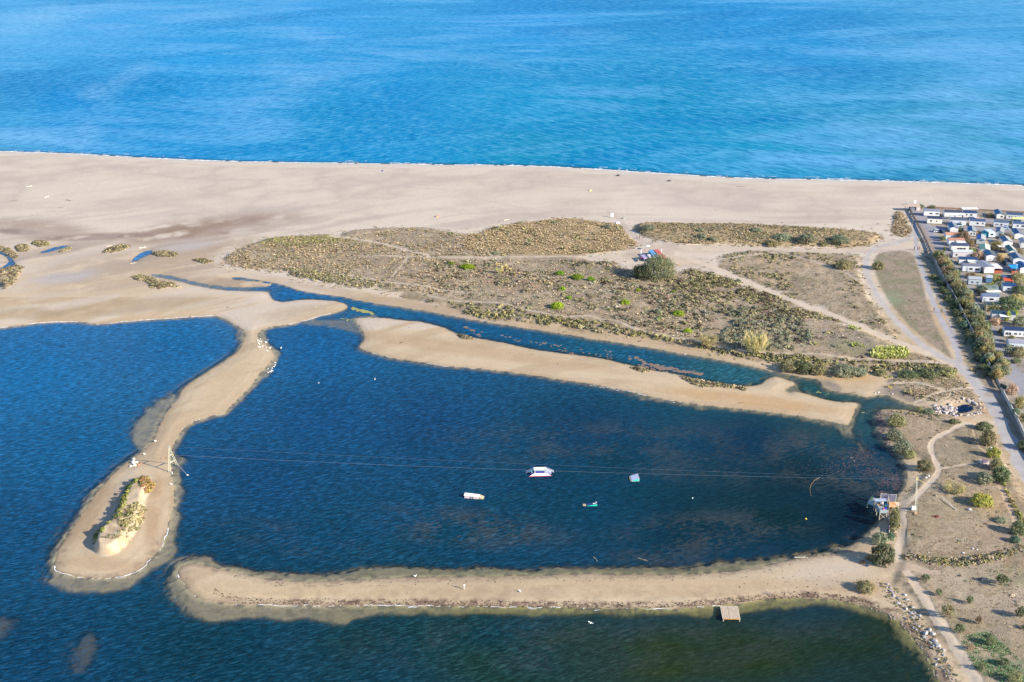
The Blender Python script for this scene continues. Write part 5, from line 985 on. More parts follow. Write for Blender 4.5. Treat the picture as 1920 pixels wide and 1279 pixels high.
# beach end kiosk, signs, lamps
g = ground(1706, 395); t = empty('shelter', g, 0); pk = mat((196,180,172), .9, 'pale_plaster')
part(MB().box(0,3.0,0,2.6,0,1.9), 'wall', mat((120,130,146), .8), t); part(MB().box(3.2,5.2,-.4,2.2,0,2.2), 'wall', mat((214,200,196), .8), t); part(MB().box(-3,5.6,-.6,2.9,2.2,2.35), 'roof', mat((206,182,160), .8), t)
for x in (-2.6,-1.4): part(MB().tube((x,0,0),(x,0,2.2),.1), 'post', mat((90,100,110)), t)
tag(t, 'low open shelter with a tan roof at the beach corner of the campsite', 'shelter')
for x, y, h, lab in ((1702,388,5.0,'slim white mast at the beach corner of the campsite'),(1742.5,388,5.5,'white lamp post behind the second tree on the beach fence'),(1829.5,393,6,'white lamp post on the beach behind the front row'),(1904,514,4.5,'white lamp post in front of the turquoise canopy')):
    g = ground(x, y); t = empty('lamp_post', g); part(MB().tube((0,0,0),(0,0,h),.07,.04), 'pole', mat((226,226,226)), t); part(MB().ball((0,0,h+.1),.22,.22,.2), 'lamp_head', mat((246,246,246)), t); tag(t, lab, 'lamp post')
g = ground(1715, 386); t = empty('beach_sign', g); part(MB().tube((0,0,0),(0,0,1.3),.05), 'post', mat((190,60,60)), t); part(MB().box(-.6,.6,-.06,.06,1.2,3.0), 'board', mat((250,246,246)), t); part(MB().box(-.6,.6,-.07,.07,.9,1.2), 'band', mat((210,60,70)), t)
tag(t, 'upright white beach sign with a red foot by the campsite corner', 'sign')
for x, y, c, lab, sx_, h in ((1148,408,(240,240,244),'white board standing where the beach path meets the sand',.8,2.0),(1863,858,(226,216,206),'',0,0)):
    if h:
        g = ground(x, y); t = empty('beach_board', g); part(MB().box(-sx_,sx_,-.05,.05,.5,h+.3), 'board', mat(c), t); part(MB().tube((0,.08,0),(0,.08,.8),.06), 'post', WDF, t); tag(t, lab, 'sign')
# small roadside shelter
g = ground(1846, 868); t = empty('bench_shelter', g, R(8))
part(MB().box(-1.6,1.6,-1.2,1.2,0,.12), 'slab', mat((226,208,196), .9, 'pale_slab'), t); part(MB().box(-.7,.8,-.4,.6,.12,.9), 'box', mat((120,104,128), .8), t); part(MB().box(-1.5,-1.2,-1.1,1.1,.12,1.0), 'side_wall', mat((214,196,186), .9), t)
tag(t, 'pale concrete slab with a mauve box under the roadside trees', 'bench')
g = ground(1857, 855); t = empty('road_sign', g); part(MB().tube((0,0,0),(0,0,2.6),.05), 'post', mat((220,220,224)), t); part(MB().box(-.35,.35,-.04,.04,1.9,3.0), 'plate', mat((244,244,246)), t); tag(t, 'small white sign in front of the tall bush at the roadside', 'sign')
# ------------------------------------------------------------------ beach hut
def quad_box(name, q_, z1, z0, m, parent=None, base=None):
    top = [at(x, y, z1) for x, y in q_]; o = base or Vector((0,0,0)); tp = [p-o for p in top]
    if (tp[1]-tp[0]).cross(tp[2]-tp[1]).z < 0: tp = tp[::-1]
    return part(MB().hexa([(p.x, p.y, z0-o.z) for p in tp], [(p.x, p.y, z1-o.z) for p in tp]), name, m, parent)
g = ground(1226, 486); zg = g.z
for q_, zt, c, tc_, nm, lab in (([(1224.9,468.1),(1234.3,467.2),(1248.4,482.6),(1239.9,483.8)],2.7,(190,70,66),(206,104,92),'container','red shipping container beside the largest tree'),
    ([(1216,469.3),(1224.0,468.3),(1235.0,481.4),(1227,482.4)],2.7,(60,160,186),(96,164,222),'container','blue shipping container left of the red one'),
    ([(1213.2,477.3),(1221.4,476.4),(1225.4,481.6),(1218.6,483.4)],2.3,(200,206,210),(236,232,232),'kiosk','small white roofed kiosk between the blue container and the tents')):
    t = empty(nm, Vector((at(*q_[2]).x, at(*q_[2]).y, zg))); base = t.location.copy()
    quad_box('body', q_, zg+zt, zg, mat(c, .7, 'steel_%d' % sum(c), .1), t, base); cx = sum(p[0] for p in q_)/4; cy = sum(p[1] for p in q_)/4
    quad_box('roof', [(cx+(x-cx)*.97, cy+(y-cy)*.97) for x, y in q_], zg+zt+.05, zg+zt+.005, mat(tc_, .7, 'roof_sheet_%d' % sum(tc_), .12), t, base)
    tag(t, lab, nm)
t = empty('marquee', ground(1207, 486)); base = t.location.copy()
quad_box('canopy', [(1201,478),(1208.6,477.2),(1213.8,483.5),(1208,485.2)], zg+2.2, zg+2.0, mat((176,164,206), .8, 'lilac_canvas'), t, base)
for x, y in ((1201.5,478.5),(1208,477.8),(1213,483.4),(1208.2,484.8)):
    p = at(x, y, zg+2)-base; part(MB().tube((p.x,p.y,0),(p.x,p.y,2.0),.05), 'post', mat((220,220,224)), t)
part(MB().box(-1.4,.2,-.6,.6,0,1.0), 'counter', mat((190,90,130), .7), t)
tag(t, 'lilac canopy over a pink counter left of the containers', 'tent')
for x, y, h, lab in ((1201.5,480.5,3.6,'white flag pole left of the lilac canopy'),(1239.5,484,4.4,'white flag pole in front of the red container')):
    g = ground(x, y); t = empty('flag_pole', g); part(MB().tube((0,0,0),(0,0,h),.06,.05), 'pole', mat((246,246,246)), t); part(MB().box(.05,.3,-.02,.02,h*.35,h), 'banner', mat((248,248,248)), t); tag(t, lab, 'flag')
g = ground(1214, 468.5); t = empty('parasol', g); part(MB().tube((0,0,0),(0,0,2.0),.04), 'pole', mat((220,220,220)), t)
cn = MB(); cn.add([(0,0,2.4)]+[(1.3*math.cos(i*math.pi/4),1.3*math.sin(i*math.pi/4),1.9) for i in range(8)], [(0,1+i,1+(i+1) % 8) for i in range(8)]+[tuple(range(8,0,-1))]); part(cn, 'canopy', mat((246,246,248)), t); tag(t, 'open white parasol behind the blue container', 'parasol')
g = ground(1198, 482); t = empty('barrier', g, R(-52)); part(MB().box(0,5.5,-.05,.05,.3,1.1), 'board', mat((150,152,168)), t); part(MB().box(0,.1,-.1,.1,0,1.2), 'post', mat((120,120,130)), t); part(MB().box(5.4,5.5,-.1,.1,0,1.2), 'post', mat((120,120,130)), t); tag(t, 'long grey board fence on the shaded side of the hut', 'fence')
# ------------------------------------------------------------------ driftwood
def log(px, py, L_, ang, c, label, r=.18):
    g = ground(px, py); t = empty('driftwood_log', g+Vector((0,0,r*.7)), R(ang)); mb = MB().tube((-L_/2,0,0),(L_/2,.1,.05),r,r*.6,7); part(mb, 'trunk', mat(c, .9, 'driftwood_%d' % c[0], .25), t)
    part(MB().tube((L_*.1,0,.05),(L_*.32,L_*.1,.35),r*.5,r*.25,5), 'branch', mat(c, .9, 'driftwood_%d' % c[0], .25), t); return tag(t, label, 'driftwood')
BL = (214,204,190)
for a in ((55,350,3.6,35,BL,'bleached log highest up the left beach',.25),(88,370,3.4,55,BL,'slanting bleached log in the middle of the left beach',.25),(26,377,3.4,2,(150,140,130),'dark flat log near the left edge of the beach',.22),(128,376,3.4,-25,(150,140,128),'grey log right of the slanting one on the left beach',.22),(113,390,2.6,5,(140,132,122),'small grey stick below the logs of the left beach',.15),(950,413,3.2,30,BL,'bleached log on the sand above the straw dune',.22),
   (1300,460,7.5,-2,(220,206,184),'long pale beam along the track opposite the hut',.3),(1390,350,4.5,-3,(150,140,132),'dark log on the open beach right of centre',.16),(1502,1046,3.6,-5,(216,206,196),'bleached branch floating off the spit',.12),(1205,1050,3.0,-35,(200,176,156),'tan branch in the weed near the spit',.1),(1116,1049,2.2,-70,(200,190,170),'short pale stick in the water near the spit',.12),(1437,1114,2.6,-45,(210,200,190),'pale plank lying on the spit above the raft',.12),
   (1390,756,1.6,20,(120,100,90),'dark snag on the sandbar tip',.1),(1600,737,2.5,10,(110,96,88),'black snag at the mud edge',.12),(1757,1074+0,1.4,0,(150,140,128),'dry stick on the path junction',.08),(250,494,3,30,(226,214,200),'pale stick by the small left creek',.12),(268,465,3.5,25,(232,222,206),'heap of white driftwood on the left hummock',.22),(205,462,2.6,15,(228,216,200),'white stick at the end of the left hummock',.2)):
    log(*a[:4], a[4], a[5], a[6])
for x, y, c, s, lab in ((820,407,(196,150,120),.9,'brown wooden crate alone on the beach'),(668,307,(40,40,44),.7,'black lump at the edge of the surf'),(717,321,(40,70,130),.6,'blue item left on the beach'),(1107,358,(222,210,130),.8,'yellow tub on the beach'),(1159,330,(50,50,56),.9,'black bundle near the waterline right of centre'),(1255,340,(80,76,80),.9,'dark bundle on the beach further right'),(1158,419,(236,230,222),1.0,'white sack beside the beach path'),(1170,410,(150,160,140),.8,'small grey heap right of the beach path')):
    g = ground(x, y); t = empty('box', g, .4); part(MB().hexa([(-s,-s*.6,0),(s,-s*.6,0),(s,s*.6,0),(-s,s*.6,0)],[(-s*.8,-s*.5,s*.7),(s*.8,-s*.5,s*.8),(s*.8,s*.5,s*.75),(-s*.8,s*.5,s*.7)]), 'body', mat(c), t); part(MB().box(-s*.82,s*.82,-s*.52,s*.52,s*.72,s*.84), 'lid', mat(c), t); tag(t, lab, 'beach item')
# volleyball posts
g = ground(1094, 329); t = empty('beach_posts', g); 
for x in (0, 3): part(MB().tube((x*.3,x,0),(x*.3,x,2.5),.06), 'post', mat((200,190,180)), t)
tag(t, 'pair of thin posts standing near the waterline', 'posts')
# ------------------------------------------------------------------ wakeboard cable towers and lines
CREAM = mat((222,218,190), .6, 'cream_steel', .08)
def beam(mb, a, b, r, n=4): return mb.tube(a, b, r, r, n)
def tower(f1, f2, ap, zt, label, r=.17, name='cable_tower', spread=.5):
    F1, F2 = ground(*f1), ground(*f2); A = at(ap[0], ap[1], zt); base = F1.copy(); t = empty(name, base)
    F1, F2, A = F1-base, F2-base, A-base
    for F in (F1, F2):          # each leg is a narrow ladder truss of two chords
        sd_ = Vector((spread/2, 0, 0)); leg = MB()
        for s in (-1, 1): leg.tube(F+sd_*s, A+sd_*s*.6, r*.55, r*.45, 5)
        for i in range(9):
            p = F.lerp(A, i/9); q_ = F.lerp(A, (i+1)/9); leg.tube(p-sd_*(1-.4*i/9), q_+sd_*(1-.4*(i+1)/9), r*.25, r*.25, 4)
        leg.build('leg', CREAM, t)
    for k0, k1 in ((.36,.26),(.66,.60)):
        cb = MB().tube(F1.lerp(A, k0), F2.lerp(A, k1), r*.7, r*.7, 5); cb.build('crossbar', CREAM, t)
    MB().box(A.x-.3, A.x+.3, A.y-.3, A.y+.3, A.z-.2, A.z+.35).build('pulley_head', mat((186,184,170), .6), t)
    for F in (F1, F2): MB().box(F.x-.4, F.x+.4, F.y-.4, F.y+.4, F.z-.2, F.z+.2).build('foot', mat((150,146,140), .9), t)
    return tag(t, label, 'tower'), A+base, F1+base, F2+base
tw, ApL, Fa, Fb = tower((317.8,885),(331.6,871.5),(317.0,838.5),8.6,'cream A shaped cable tower on the western spit')
# eastern mast: tall lattice, brace, motor box
g = ground(1716.5, 963.5); ApR = at(1719, 897.5, 9.6); t = empty('cable_mast', g); A = ApR-g
for dx, dy in ((-.28,-.2),(.28,-.2),(0,.3)): MB().tube((dx,dy,0), A+Vector((dx*.5,dy*.5,0)), .055,.045,5).build('chord', mat((196,194,176), .6), t)
lat = MB()
for i in range(12):
    p = A*(i/12); q_ = A*((i+1)/12); s = 1-.5*i/12; lat.tube(p+Vector((-.28*s,-.2*s,0)), q_+Vector((.28*s,-.2*s,0)), .035,.035,4)
lat.build('lattice', CREAM, t)
MB().box(A.x-.3,A.x+.3,A.y-.25,A.y+.25,A.z-.2,A.z+.3).build('pulley_head', mat((206,196,150)), t); MB().box(-.4,.5,-.4,.5,-.1,.25).build('foot', mat((206,150,96), .9), t)
tag(t, 'tall slim lattice mast beside the path behind the jetty hut', 'mast')
B0 = at(1734.5, 906.5, 7.0); 
def line(a, b, r, name, label, cat, c, sag=0.0, n=1):
    mb = MB(); P = [a.lerp(b, i/n)-Vector((0,0,4*sag*(i/n)*(1-i/n))) for i in range(n+1)]; o = P[0].copy()
    for p, q_ in zip(P, P[1:]): mb.tube(p-o, q_-o, r, r, 4)
    ob = mb.build(name, mat(c, .6), None); ob.location = o; return tag(ob, label, cat)
G1 = ground(1793, 957)
line(ApR, B0, .06, 'mast_boom', 'yellow boom reaching right from the top of the mast', 'boom', (226,200,110))
line(B0, ground(1767,936)+Vector((0,0,.8)), .03, 'guy_wire', 'thin guy wire from the boom down to the white pole', 'wire', (200,190,180))
line(ground(1767,936)+Vector((0,0,.5)), G1+Vector((0,0,.1)), .1, 'ground_anchor_pole', 'white pole lying taut at the end of the mast guy wire', 'pole', (240,236,230))
line(ApR-Vector((0,0,1)), ground(1684,935)+Vector((0,0,.3)), .03, 'guy_wire', 'guy wire running from the mast down left to the jetty', 'wire', (196,180,140))
line(Fb+Vector((0,0,.4)), at(351,890.5,.05), .045, 'anchor_rope', 'white rope from the western tower foot into the water', 'rope', (226,226,232))
MB().ball((0,0,0),.35,.25,.2).build('buoy', mat((232,232,236)), None); bo = bpy.data.objects['buoy']; bo.location = at(351.5,890.8,.1); tag(bo, 'small pale float at the end of the western tower rope', 'buoy')
LW = ApL-Vector((0,0,2.6))
line(at(328.5,853.5,6.2), ApR-Vector((0,0,.3)), .022, 'tow_cable', 'lower tow cable spanning the lagoon between the two masts', 'cable', (130,140,156), 1.1, 24)
line(at(345,838.5,7.6), ApR-Vector((0,0,.0)), .018, 'tow_cable', 'upper return cable spanning the lagoon between the two masts', 'cable', (110,124,146), .7, 24)
P = [at(x, y, .06) for x, y in ((1537,895),(1527,901),(1521,908),(1518.5,916),(1519,924),(1521,930))]; mb = MB(); o0 = P[0].copy()
for a, b in zip(P, P[1:]): mb.tube(a-o0, b-o0, .045,.045,5)
ob = mb.build('floating_rope', mat((170,150,104), .8)); ob.location = o0; tag(ob, 'curved tan rope floating under the cable near the jetty', 'rope')
for x, y, c, r, lab in ((1511,973.5,(240,200,70),.3,'yellow mooring buoy in the right half of the lagoon'),(1298.5,934.5,(230,240,244),.22,'tiny white buoy in the middle of the lagoon')):
    t = empty('mooring_buoy', at(x, y, 0)); MB().ball((0,0,.1),r,r,r*.9,10,6).build('float', mat(c, .4), t, True); MB().tube((0,0,r*.8),(0,0,r*1.5),.05).build('ring', mat((120,120,120)), t); tag(t, lab, 'buoy')
g = ground(1712, 955.5); t = empty('motor_housing', g, .2); t.scale = (.72,.72,.8); MB().box(-.9,.9,-.6,.6,.1,1.0).build('casing', mat((226,234,244), .5), t); MB().hexa([(-.9,-.6,1.0),(.9,-.6,1.0),(.9,.6,1.0),(-.9,.6,1.0)],[(-.6,-.3,1.35),(.6,-.3,1.35),(.6,.3,1.35),(-.6,.3,1.35)]).build('cover', mat((244,246,250), .5), t); MB().tube((-.9,0,.6),(-1.3,.1,.9),.15).build('drum', mat((200,206,216)), t)
tag(t, 'white winch housing at the foot of the tall mast', 'machine')
# ------------------------------------------------------------------ jetty hut on stilts
g = Vector(at(1657, 964, 0)); t = empty('jetty_hut', g, 0); LG_ = mat((160,164,170), .7, 'weathered_grey', .15); GW = mat((206,196,176), .8, 'grey_timber', .15); OR = mat((208,158,112), .8, 'new_timber', .2)
def L2(x, y, z): return at(x, y, z)-g
zd = 2.3
dk = [L2(1649,962,zd), L2(1664.5,962.5,zd), L2(1666,943,zd), L2(1648.5,942,zd)]
x0, x1, y0, y1 = dk[0].x, dk[1].x, dk[0].y, dk[2].y
for i in range(10):
    yy = y0+(y1-y0)*i/10; MB().box(x0, x1, yy+.03, yy+(y1-y0)/10-.03, zd-.12, zd+.0).build('deck_plank', OR if i > 6 else LG_, t)
for x in (x0+.15, x1-.15):
    for k in (0.02, .5, .98): MB().tube((x, y0+(y1-y0)*k, -2), (x, y0+(y1-y0)*k, zd-.1), .12).build('stilt', GW, t)
MB().tube((x0+.15,y0+.1,.2),(x1-.15,y0+.1,zd-.3),.07).build('brace', GW, t); MB().tube((x1-.15,y0+.1,.2),(x0+.15,y0+.1,zd-.3),.07).build('brace', GW, t)
MB().box(x0, x0+.1, y0+.1, y1-1.5, zd, zd+1.2).build('side_wall', mat((160,178,186), .6), t); MB().box(x0+.1, x1, y0+.05, y0+.15, zd, zd+1.0).build('side_wall', mat((166,182,190), .6), t)
MB().box(x0-.1, x1+1.0, y1-1.3, y1+.3, zd+1.2, zd+1.28).build('roof', mat((176,186,206), .6), t)
for x in (x0+.1, x1-.1):
    for yy in (y1-1.2, y1+.1): MB().box(x-.06, x+.06, yy-.06, yy+.06, zd, zd+1.2).build('post', GW, t)
tag(t, 'grey hut on stilts with a flat roof at the eastern end of the cable', 'hut')
c = [(1626,943.5),(1642.6,950),(1651.2,938),(1634,931)]; zz = (1.5,1.7,2.7,2.5); q_ = [at(x, y, z) for (x, y), z in zip(c, zz)]; o = q_[0].copy(); t = empty('start_ramp', Vector((o.x, o.y, 0)))
for i in range(8):
    a = [q_[0].lerp(q_[1], i/8), q_[0].lerp(q_[1], (i+.93)/8), q_[3].lerp(q_[2], (i+.93)/8), q_[3].lerp(q_[2], i/8)]; a = [p-Vector((o.x,o.y,0)) for p in a]
    MB().hexa([p-Vector((0,0,.12)) for p in a], a).build('board', mat((170,182,182), .6, 'pale_board', .12), t)
for p in q_:
    p = p-Vector((o.x,o.y,0)); MB().tube((p.x*.96+.1,p.y*.96+.1,-2),(p.x*.96+.1,p.y*.96+.1,p.z-.1),.1).build('leg', GW, t)
MB().hexa([q_[3]-Vector((o.x,o.y,-.02)), q_[3].lerp(q_[2],.25)-Vector((o.x,o.y,-.02)), q_[3].lerp(q_[2],.25).lerp(q_[0].lerp(q_[1],.25),.45)-Vector((o.x,o.y,-.02)), q_[3].lerp(q_[0],.45)-Vector((o.x,o.y,-.02))], [p-Vector((o.x,o.y,-.06)) for p in (q_[3], q_[3].lerp(q_[2],.25), q_[3].lerp(q_[2],.25).lerp(q_[0].lerp(q_[1],.25),.45), q_[3].lerp(q_[0],.45))]).build('mat', mat((90,130,96), .9), t)
tag(t, 'pale tilted starting platform sticking out left of the jetty hut', 'platform')
c = [(1667,950.5),(1685.5,951),(1685.5,941.5),(1667,941)]; q_ = [at(x, y, z) for (x, y), z in zip(c, (2.2,1.0,1.0,2.2))]; o = Vector((q_[0].x, q_[0].y, 0)); t = empty('boardwalk', o)
for i in range(12):
    a = [q_[0].lerp(q_[1], i/12), q_[0].lerp(q_[1], (i+.88)/12), q_[3].lerp(q_[2], (i+.88)/12), q_[3].lerp(q_[2], i/12)]; a = [p-o for p in a]
    MB().hexa([p-Vector((0,0,.1)) for p in a], a).build('plank', mat((210,152,106), .8, 'orange_plank', .2) if i < 8 else mat((196,176,152), .8, 'grey_plank', .2), t)
for k in (0, .5, 1):
    for a, b in ((q_[0], q_[1]), (q_[3], q_[2])): p = a.lerp(b, k)-o; MB().tube((p.x,p.y,-.5),(p.x,p.y,p.z-.08 if k else p.z+1.0),.07).build('post', GW, t)
tag(t, 'orange wooden boardwalk from the jetty hut to the shore', 'boardwalk')
c0, c1 = at(1650.5,939,1.2), at(1679,941,1.2); o = Vector((c0.x, c0.y, 0)); t = empty('net_frame', o); d = c1-c0
for k in (0,.5,1): p = d*k; MB().box(p.x-.07,p.x+.07,p.y-.07,p.y+.07,-1,3.6).build('post', mat((214,206,196)), t)
for z in (1.3,3.5): MB().tube((0,0,z),(d.x,d.y,z),.06).build('rail', mat((214,206,196)), t)
for k in (0,.5): MB().hexa([(d.x*k+.1,d.y*k-.02,1.4),(d.x*(k+.5)-.1,d.y*(k+.5)-.02,1.4),(d.x*(k+.5)-.1,d.y*(k+.5)+.02,1.4),(d.x*k+.1,d.y*k+.02,1.4)],[(d.x*k+.1,d.y*k-.02,3.4),(d.x*(k+.5)-.1,d.y*(k+.5)-.02,3.4),(d.x*(k+.5)-.1,d.y*(k+.5)+.02,3.4),(d.x*k+.1,d.y*k+.02,3.4)]).build('screen', mat((130,126,150), .8, 'grey_mesh'), t)
tag(t, 'pale frame with two grey screens behind the jetty hut', 'screen')
zz = zd+.02
for x, y, sx_, sy_, h, c, nm, lab in ((1653,944.5,.5,.5,.9,(244,246,248),'barrel','white barrel on the jetty deck'),(1660,955,.5,.4,.5,(40,60,190),'bag','blue bag on the jetty deck'),(1656.5,956,.4,.4,.4,(206,90,130),'bag','pink bag beside the blue one on the jetty deck'),(1661,949,.6,.4,.5,(30,80,110),'crate','dark teal crate on the jetty deck'),(1657.5,949,.35,.3,.4,(206,206,196),'crate','pale crate beside the teal one on the jetty deck')):
    p = at(x, y, zz); t = empty(nm, p, .3)
    if nm == 'barrel': MB().tube((0,0,0),(0,0,h),sx_,n=10).build('body', mat(c, .4), t); MB().tube((0,0,h),(0,0,h+.06),sx_*.85,n=10).build('lid', mat((226,228,230)), t)
    elif nm == 'bag': MB().ball((0,0,h*.5),sx_,sy_,h*.5,8,5).build('body', mat(c), t, True); MB().tube((-sx_*.4,0,h*.9),(sx_*.4,0,h*.9),.04).build('strap', mat((30,30,40)), t)
    else: MB().box(-sx_,sx_,-sy_,sy_,0,h).build('body', mat(c), t); MB().box(-sx_*1.05,sx_*1.05,-sy_*1.05,sy_*1.05,h,h+.08).build('rim', mat(c), t)
    tag(t, lab, nm)
fence([(1664.5,965),(1666.5,985),(1667,1000)], 2.2, 1.0, 'side_fence', 'narrow white and mauve screen fence running down from the jetty', mat((236,230,230)), mat((96,84,130), .8, 'mauve_screen'), .08)
g = ground(1700, 975); 
# ------------------------------------------------------------------ wakeboard features
HD = mat((250,246,244), .4, 'white_hdpe', .05); TQ = mat((60,214,190), .4, 'turquoise_print'); NVY = mat((34,44,110), .4, 'navy_print', .2); PK = mat((196,60,96), .5, 'crimson_print'); TAN = mat((196,176,146), .7, 'ply')
t = empty('roof_obstacle', at(1013.5, 893, 0), R(2.5)); t.scale = (.61,.74,.66); L_ = 7.0; F0 = 3.4
prof = [(-L_,.05),(-3.1,1.7),(3.1,1.7),(L_,.05)]
def profile_part(p, y0, y1, nm, m, lift=0, thick=.1):
    for (xa, za), (xb, zb_) in zip(p, p[1:]): MB().hexa([(xa,y0,za-thick+lift),(xb,y0,zb_-thick+lift),(xb,y1,zb_-thick+lift),(xa,y1,za-thick+lift)],[(xa,y0,za+lift),(xb,y0,zb_+lift),(xb,y1,zb_+lift),(xa,y1,za+lift)]).build(nm, m, t)
profile_part(prof, 3.0, 5.2, 'top_board', mat((150,150,170), .4, 'grey_slick'))
profile_part([(-3.1,1.72),(3.1,1.72)], 2.2, 5.2, 'table_board', HD, .03)
# slanted banner facing the camera
def slab(pts, nm, m): MB().add([(x,y,z) for x,y,z in pts]+[(x,y+.08,z-.02) for x,y,z in pts], [tuple(range(len(pts)-1,-1,-1)), tuple(range(len(pts),2*len(pts)))]+[(i,(i+1)%len(pts),len(pts)+(i+1)%len(pts),len(pts)+i) for i in range(len(pts))]).build(nm, m, t)
slab([(-5.2,.6,.5),(-3.2,1.0,.9),(-3.1,2.9,1.6),(-5.6,3.0,.6)], 'banner', NVY); slab([(-3.2,1.0,.9),(3.2,1.0,.9),(3.1,2.2,1.65),(-3.1,2.2,1.65)], 'banner', mat((84,76,150), .4, 'violet_print', .3)); slab([(3.2,1.0,.9),(5.4,.9,.4),(5.8,3.0,.6),(3.1,2.9,1.6)], 'banner', mat((150,150,186), .4, 'lilac_print'))
slab([(-5.8,-.3,.1),(5.7,-.1,.1),(3.2,1.0,.92),(-3.2,1.0,.92)], 'skirt_board', HD); slab([(-5.8,-.34,-.1),(5.7,-.14,-.1),(5.7,-.12,.34),(-5.8,-.32,.34)], 'hull', PK)
for a, b in (((-5.5,3.0,.62),(-3.1,2.6,1.66)),((3.1,2.6,1.66),(5.4,3.0,.66)),((-3.1,2.3,1.72),(3.1,2.3,1.72))): MB().tube(a, b, .14, .14, 6).build('rail', TQ if a[0] < 0 and b[0] < 0 else mat((190,240,200), .4), t)
for x, y in ((-4.2,1.9),(-2.7,1.8),(2.3,1.7),(2.9,1.9)): MB().box(x-.15,x+.25,y-.5,y+.1,1.15,1.25+.2*(abs(x) < 3)).build('print_mark', HD, t)
tag(t, 'largest wakeboard obstacle, a white topped table with crimson base', 'obstacle')
t = empty('kicker_ramp', at(1191, 903, 0), R(3)); t.scale = (.92,.92,.7); 
MB().hexa([(-1.2,0,-.1),(1.2,0,-.1),(1.2,3.6,-.1),(-1.2,3.6,-.1)],[(-1.2,0,.35),(1.2,0,1.3),(1.2,3.6,1.3),(-1.2,3.6,.35)]).build('ramp_body', TQ, t)
MB().hexa([(-1.15,.05,.37),(1.15,.05,1.32),(1.15,3.55,1.32),(-1.15,3.55,.37)],[(-1.15,.05,.42),(1.15,.05,1.37),(1.15,3.55,1.37),(-1.15,3.55,.42)]).build('ramp_board', mat((224,228,248), .3, 'lilac_slick'), t)
for y in (0, 3.5): MB().box(-1.25,1.25,y,y+.1,-.1,.2).build('float_edge', HD, t)
MB().box(-1.55,-1.22,.1,3.5,-.1,.3).build('ply_end', mat((170,150,130)), t); MB().box(1.2,1.3,.0,3.6,.0,1.4).build('end_panel', HD, t)
tag(t, 'square lilac kicker ramp with turquoise side, right of the largest obstacle', 'ramp')
t = empty('slider_box', at(889, 935.5, 0), R(-9)); 
MB().hexa([(-2.9,0,-.1),(1.3,0,-.1),(1.3,1.9,-.1),(-2.9,1.9,-.1)],[(-2.9,.1,.75),(1.3,.1,.55),(1.3,1.9,.55),(-2.9,1.9,.75)]).build('box_body', mat((226,206,206), .4), t)
MB().hexa([(-3.1,.1,.78),(1.4,.1,.57),(1.4,1.9,.57),(-3.1,1.9,.78)],[(-3.1,.1,.85),(1.4,.1,.62),(1.4,1.9,.62),(-3.1,1.9,.85)]).build('top_board', HD, t)
MB().hexa([(1.4,.1,0),(2.7,.1,-.1),(2.7,1.9,-.1),(1.4,1.9,0)],[(1.4,.1,.6),(2.7,.1,.08),(2.7,1.9,.08),(1.4,1.9,.6)]).build('entry_ramp', TAN, t)
for x in (-1.1, -.5): MB().box(x,x+.12,-.05,.1,-.3,.6).build('strut', mat((60,50,50)), t)
tag(t, 'long white slider box with a tan entry ramp, leftmost in the lagoon', 'obstacle')
t = empty('navy_ramp', at(1109, 949, 0), R(2)); t.scale = (.76,.8,.7); 
MB().hexa([(-1.6,0,-.1),(2.2,0,-.1),(2.2,1.8,-.1),(-1.6,1.8,-.1)],[(-1.6,0,.1),(2.2,0,.8),(2.2,1.8,.8),(-1.6,1.8,.1)]).build('ramp_body', TQ, t)
MB().hexa([(-1.6,.12,.12),(2.2,.12,.82),(2.2,1.8,.82),(-1.6,1.8,.12)],[(-1.6,.12,.17),(2.2,.12,.87),(2.2,1.8,.87),(-1.6,1.8,.17)]).build('ramp_board', mat((30,60,120), .3, 'navy_slick', .3), t)
MB().box(.6,1.6,.5,.9,.66,.82).build('print_mark', HD, t); MB().box(1.75,2.1,.9,1.7,.85,.98).build('end_pad', HD, t)
MB().box(-3.2,-2.0,.1,1.5,-.1,.15).build('entry_float', TAN, t)
tag(t, 'small navy and turquoise ramp with a detached tan float, below the kicker', 'ramp')
# raft by the southern spit
q_ = [at(x, y, .75) for x, y in ((1355.6,1160),(1387.6,1160.6),(1382.8,1136.8),(1351,1136.2))]; o = Vector((q_[0].x, q_[0].y, 0)); t = empty('wooden_raft', o)
n = 26
for i in range(n):
    a = [q_[0].lerp(q_[1], i/n), q_[0].lerp(q_[1], (i+.86)/n), q_[3].lerp(q_[2], (i+.86)/n), q_[3].lerp(q_[2], i/n)]; a = [p-o for p in a]
    if i in (11, 12): a = [p+Vector((0,0,.04)) for p in a]
    MB().hexa([p-Vector((0,0,.1)) for p in a], a).build('plank', mat(((206,186,160),(196,178,156),(212,196,172))[i % 3], .8, 'raft_plank_%d' % (i % 3), .2), t)
for a, b, c in ((0,1,(196,140,70)),(0,3,(228,214,196)),(2,1,(216,204,186)),(3,2,(222,210,192))):
    pa, pb = q_[a]-o, q_[b]-o; MB().tube(pa+Vector((0,0,-.1)), pb+Vector((0,0,-.1)), .13,.13,4).build('edge_beam', mat(c, .8), t)
for p in q_: p = p-o; MB().tube((p.x*.95+.1,p.y*.97,-1.5),(p.x*.95+.1,p.y*.97,.6),.12).build('pile', GW, t)
tag(t, 'square plank raft on short piles against the southern spit', 'raft')
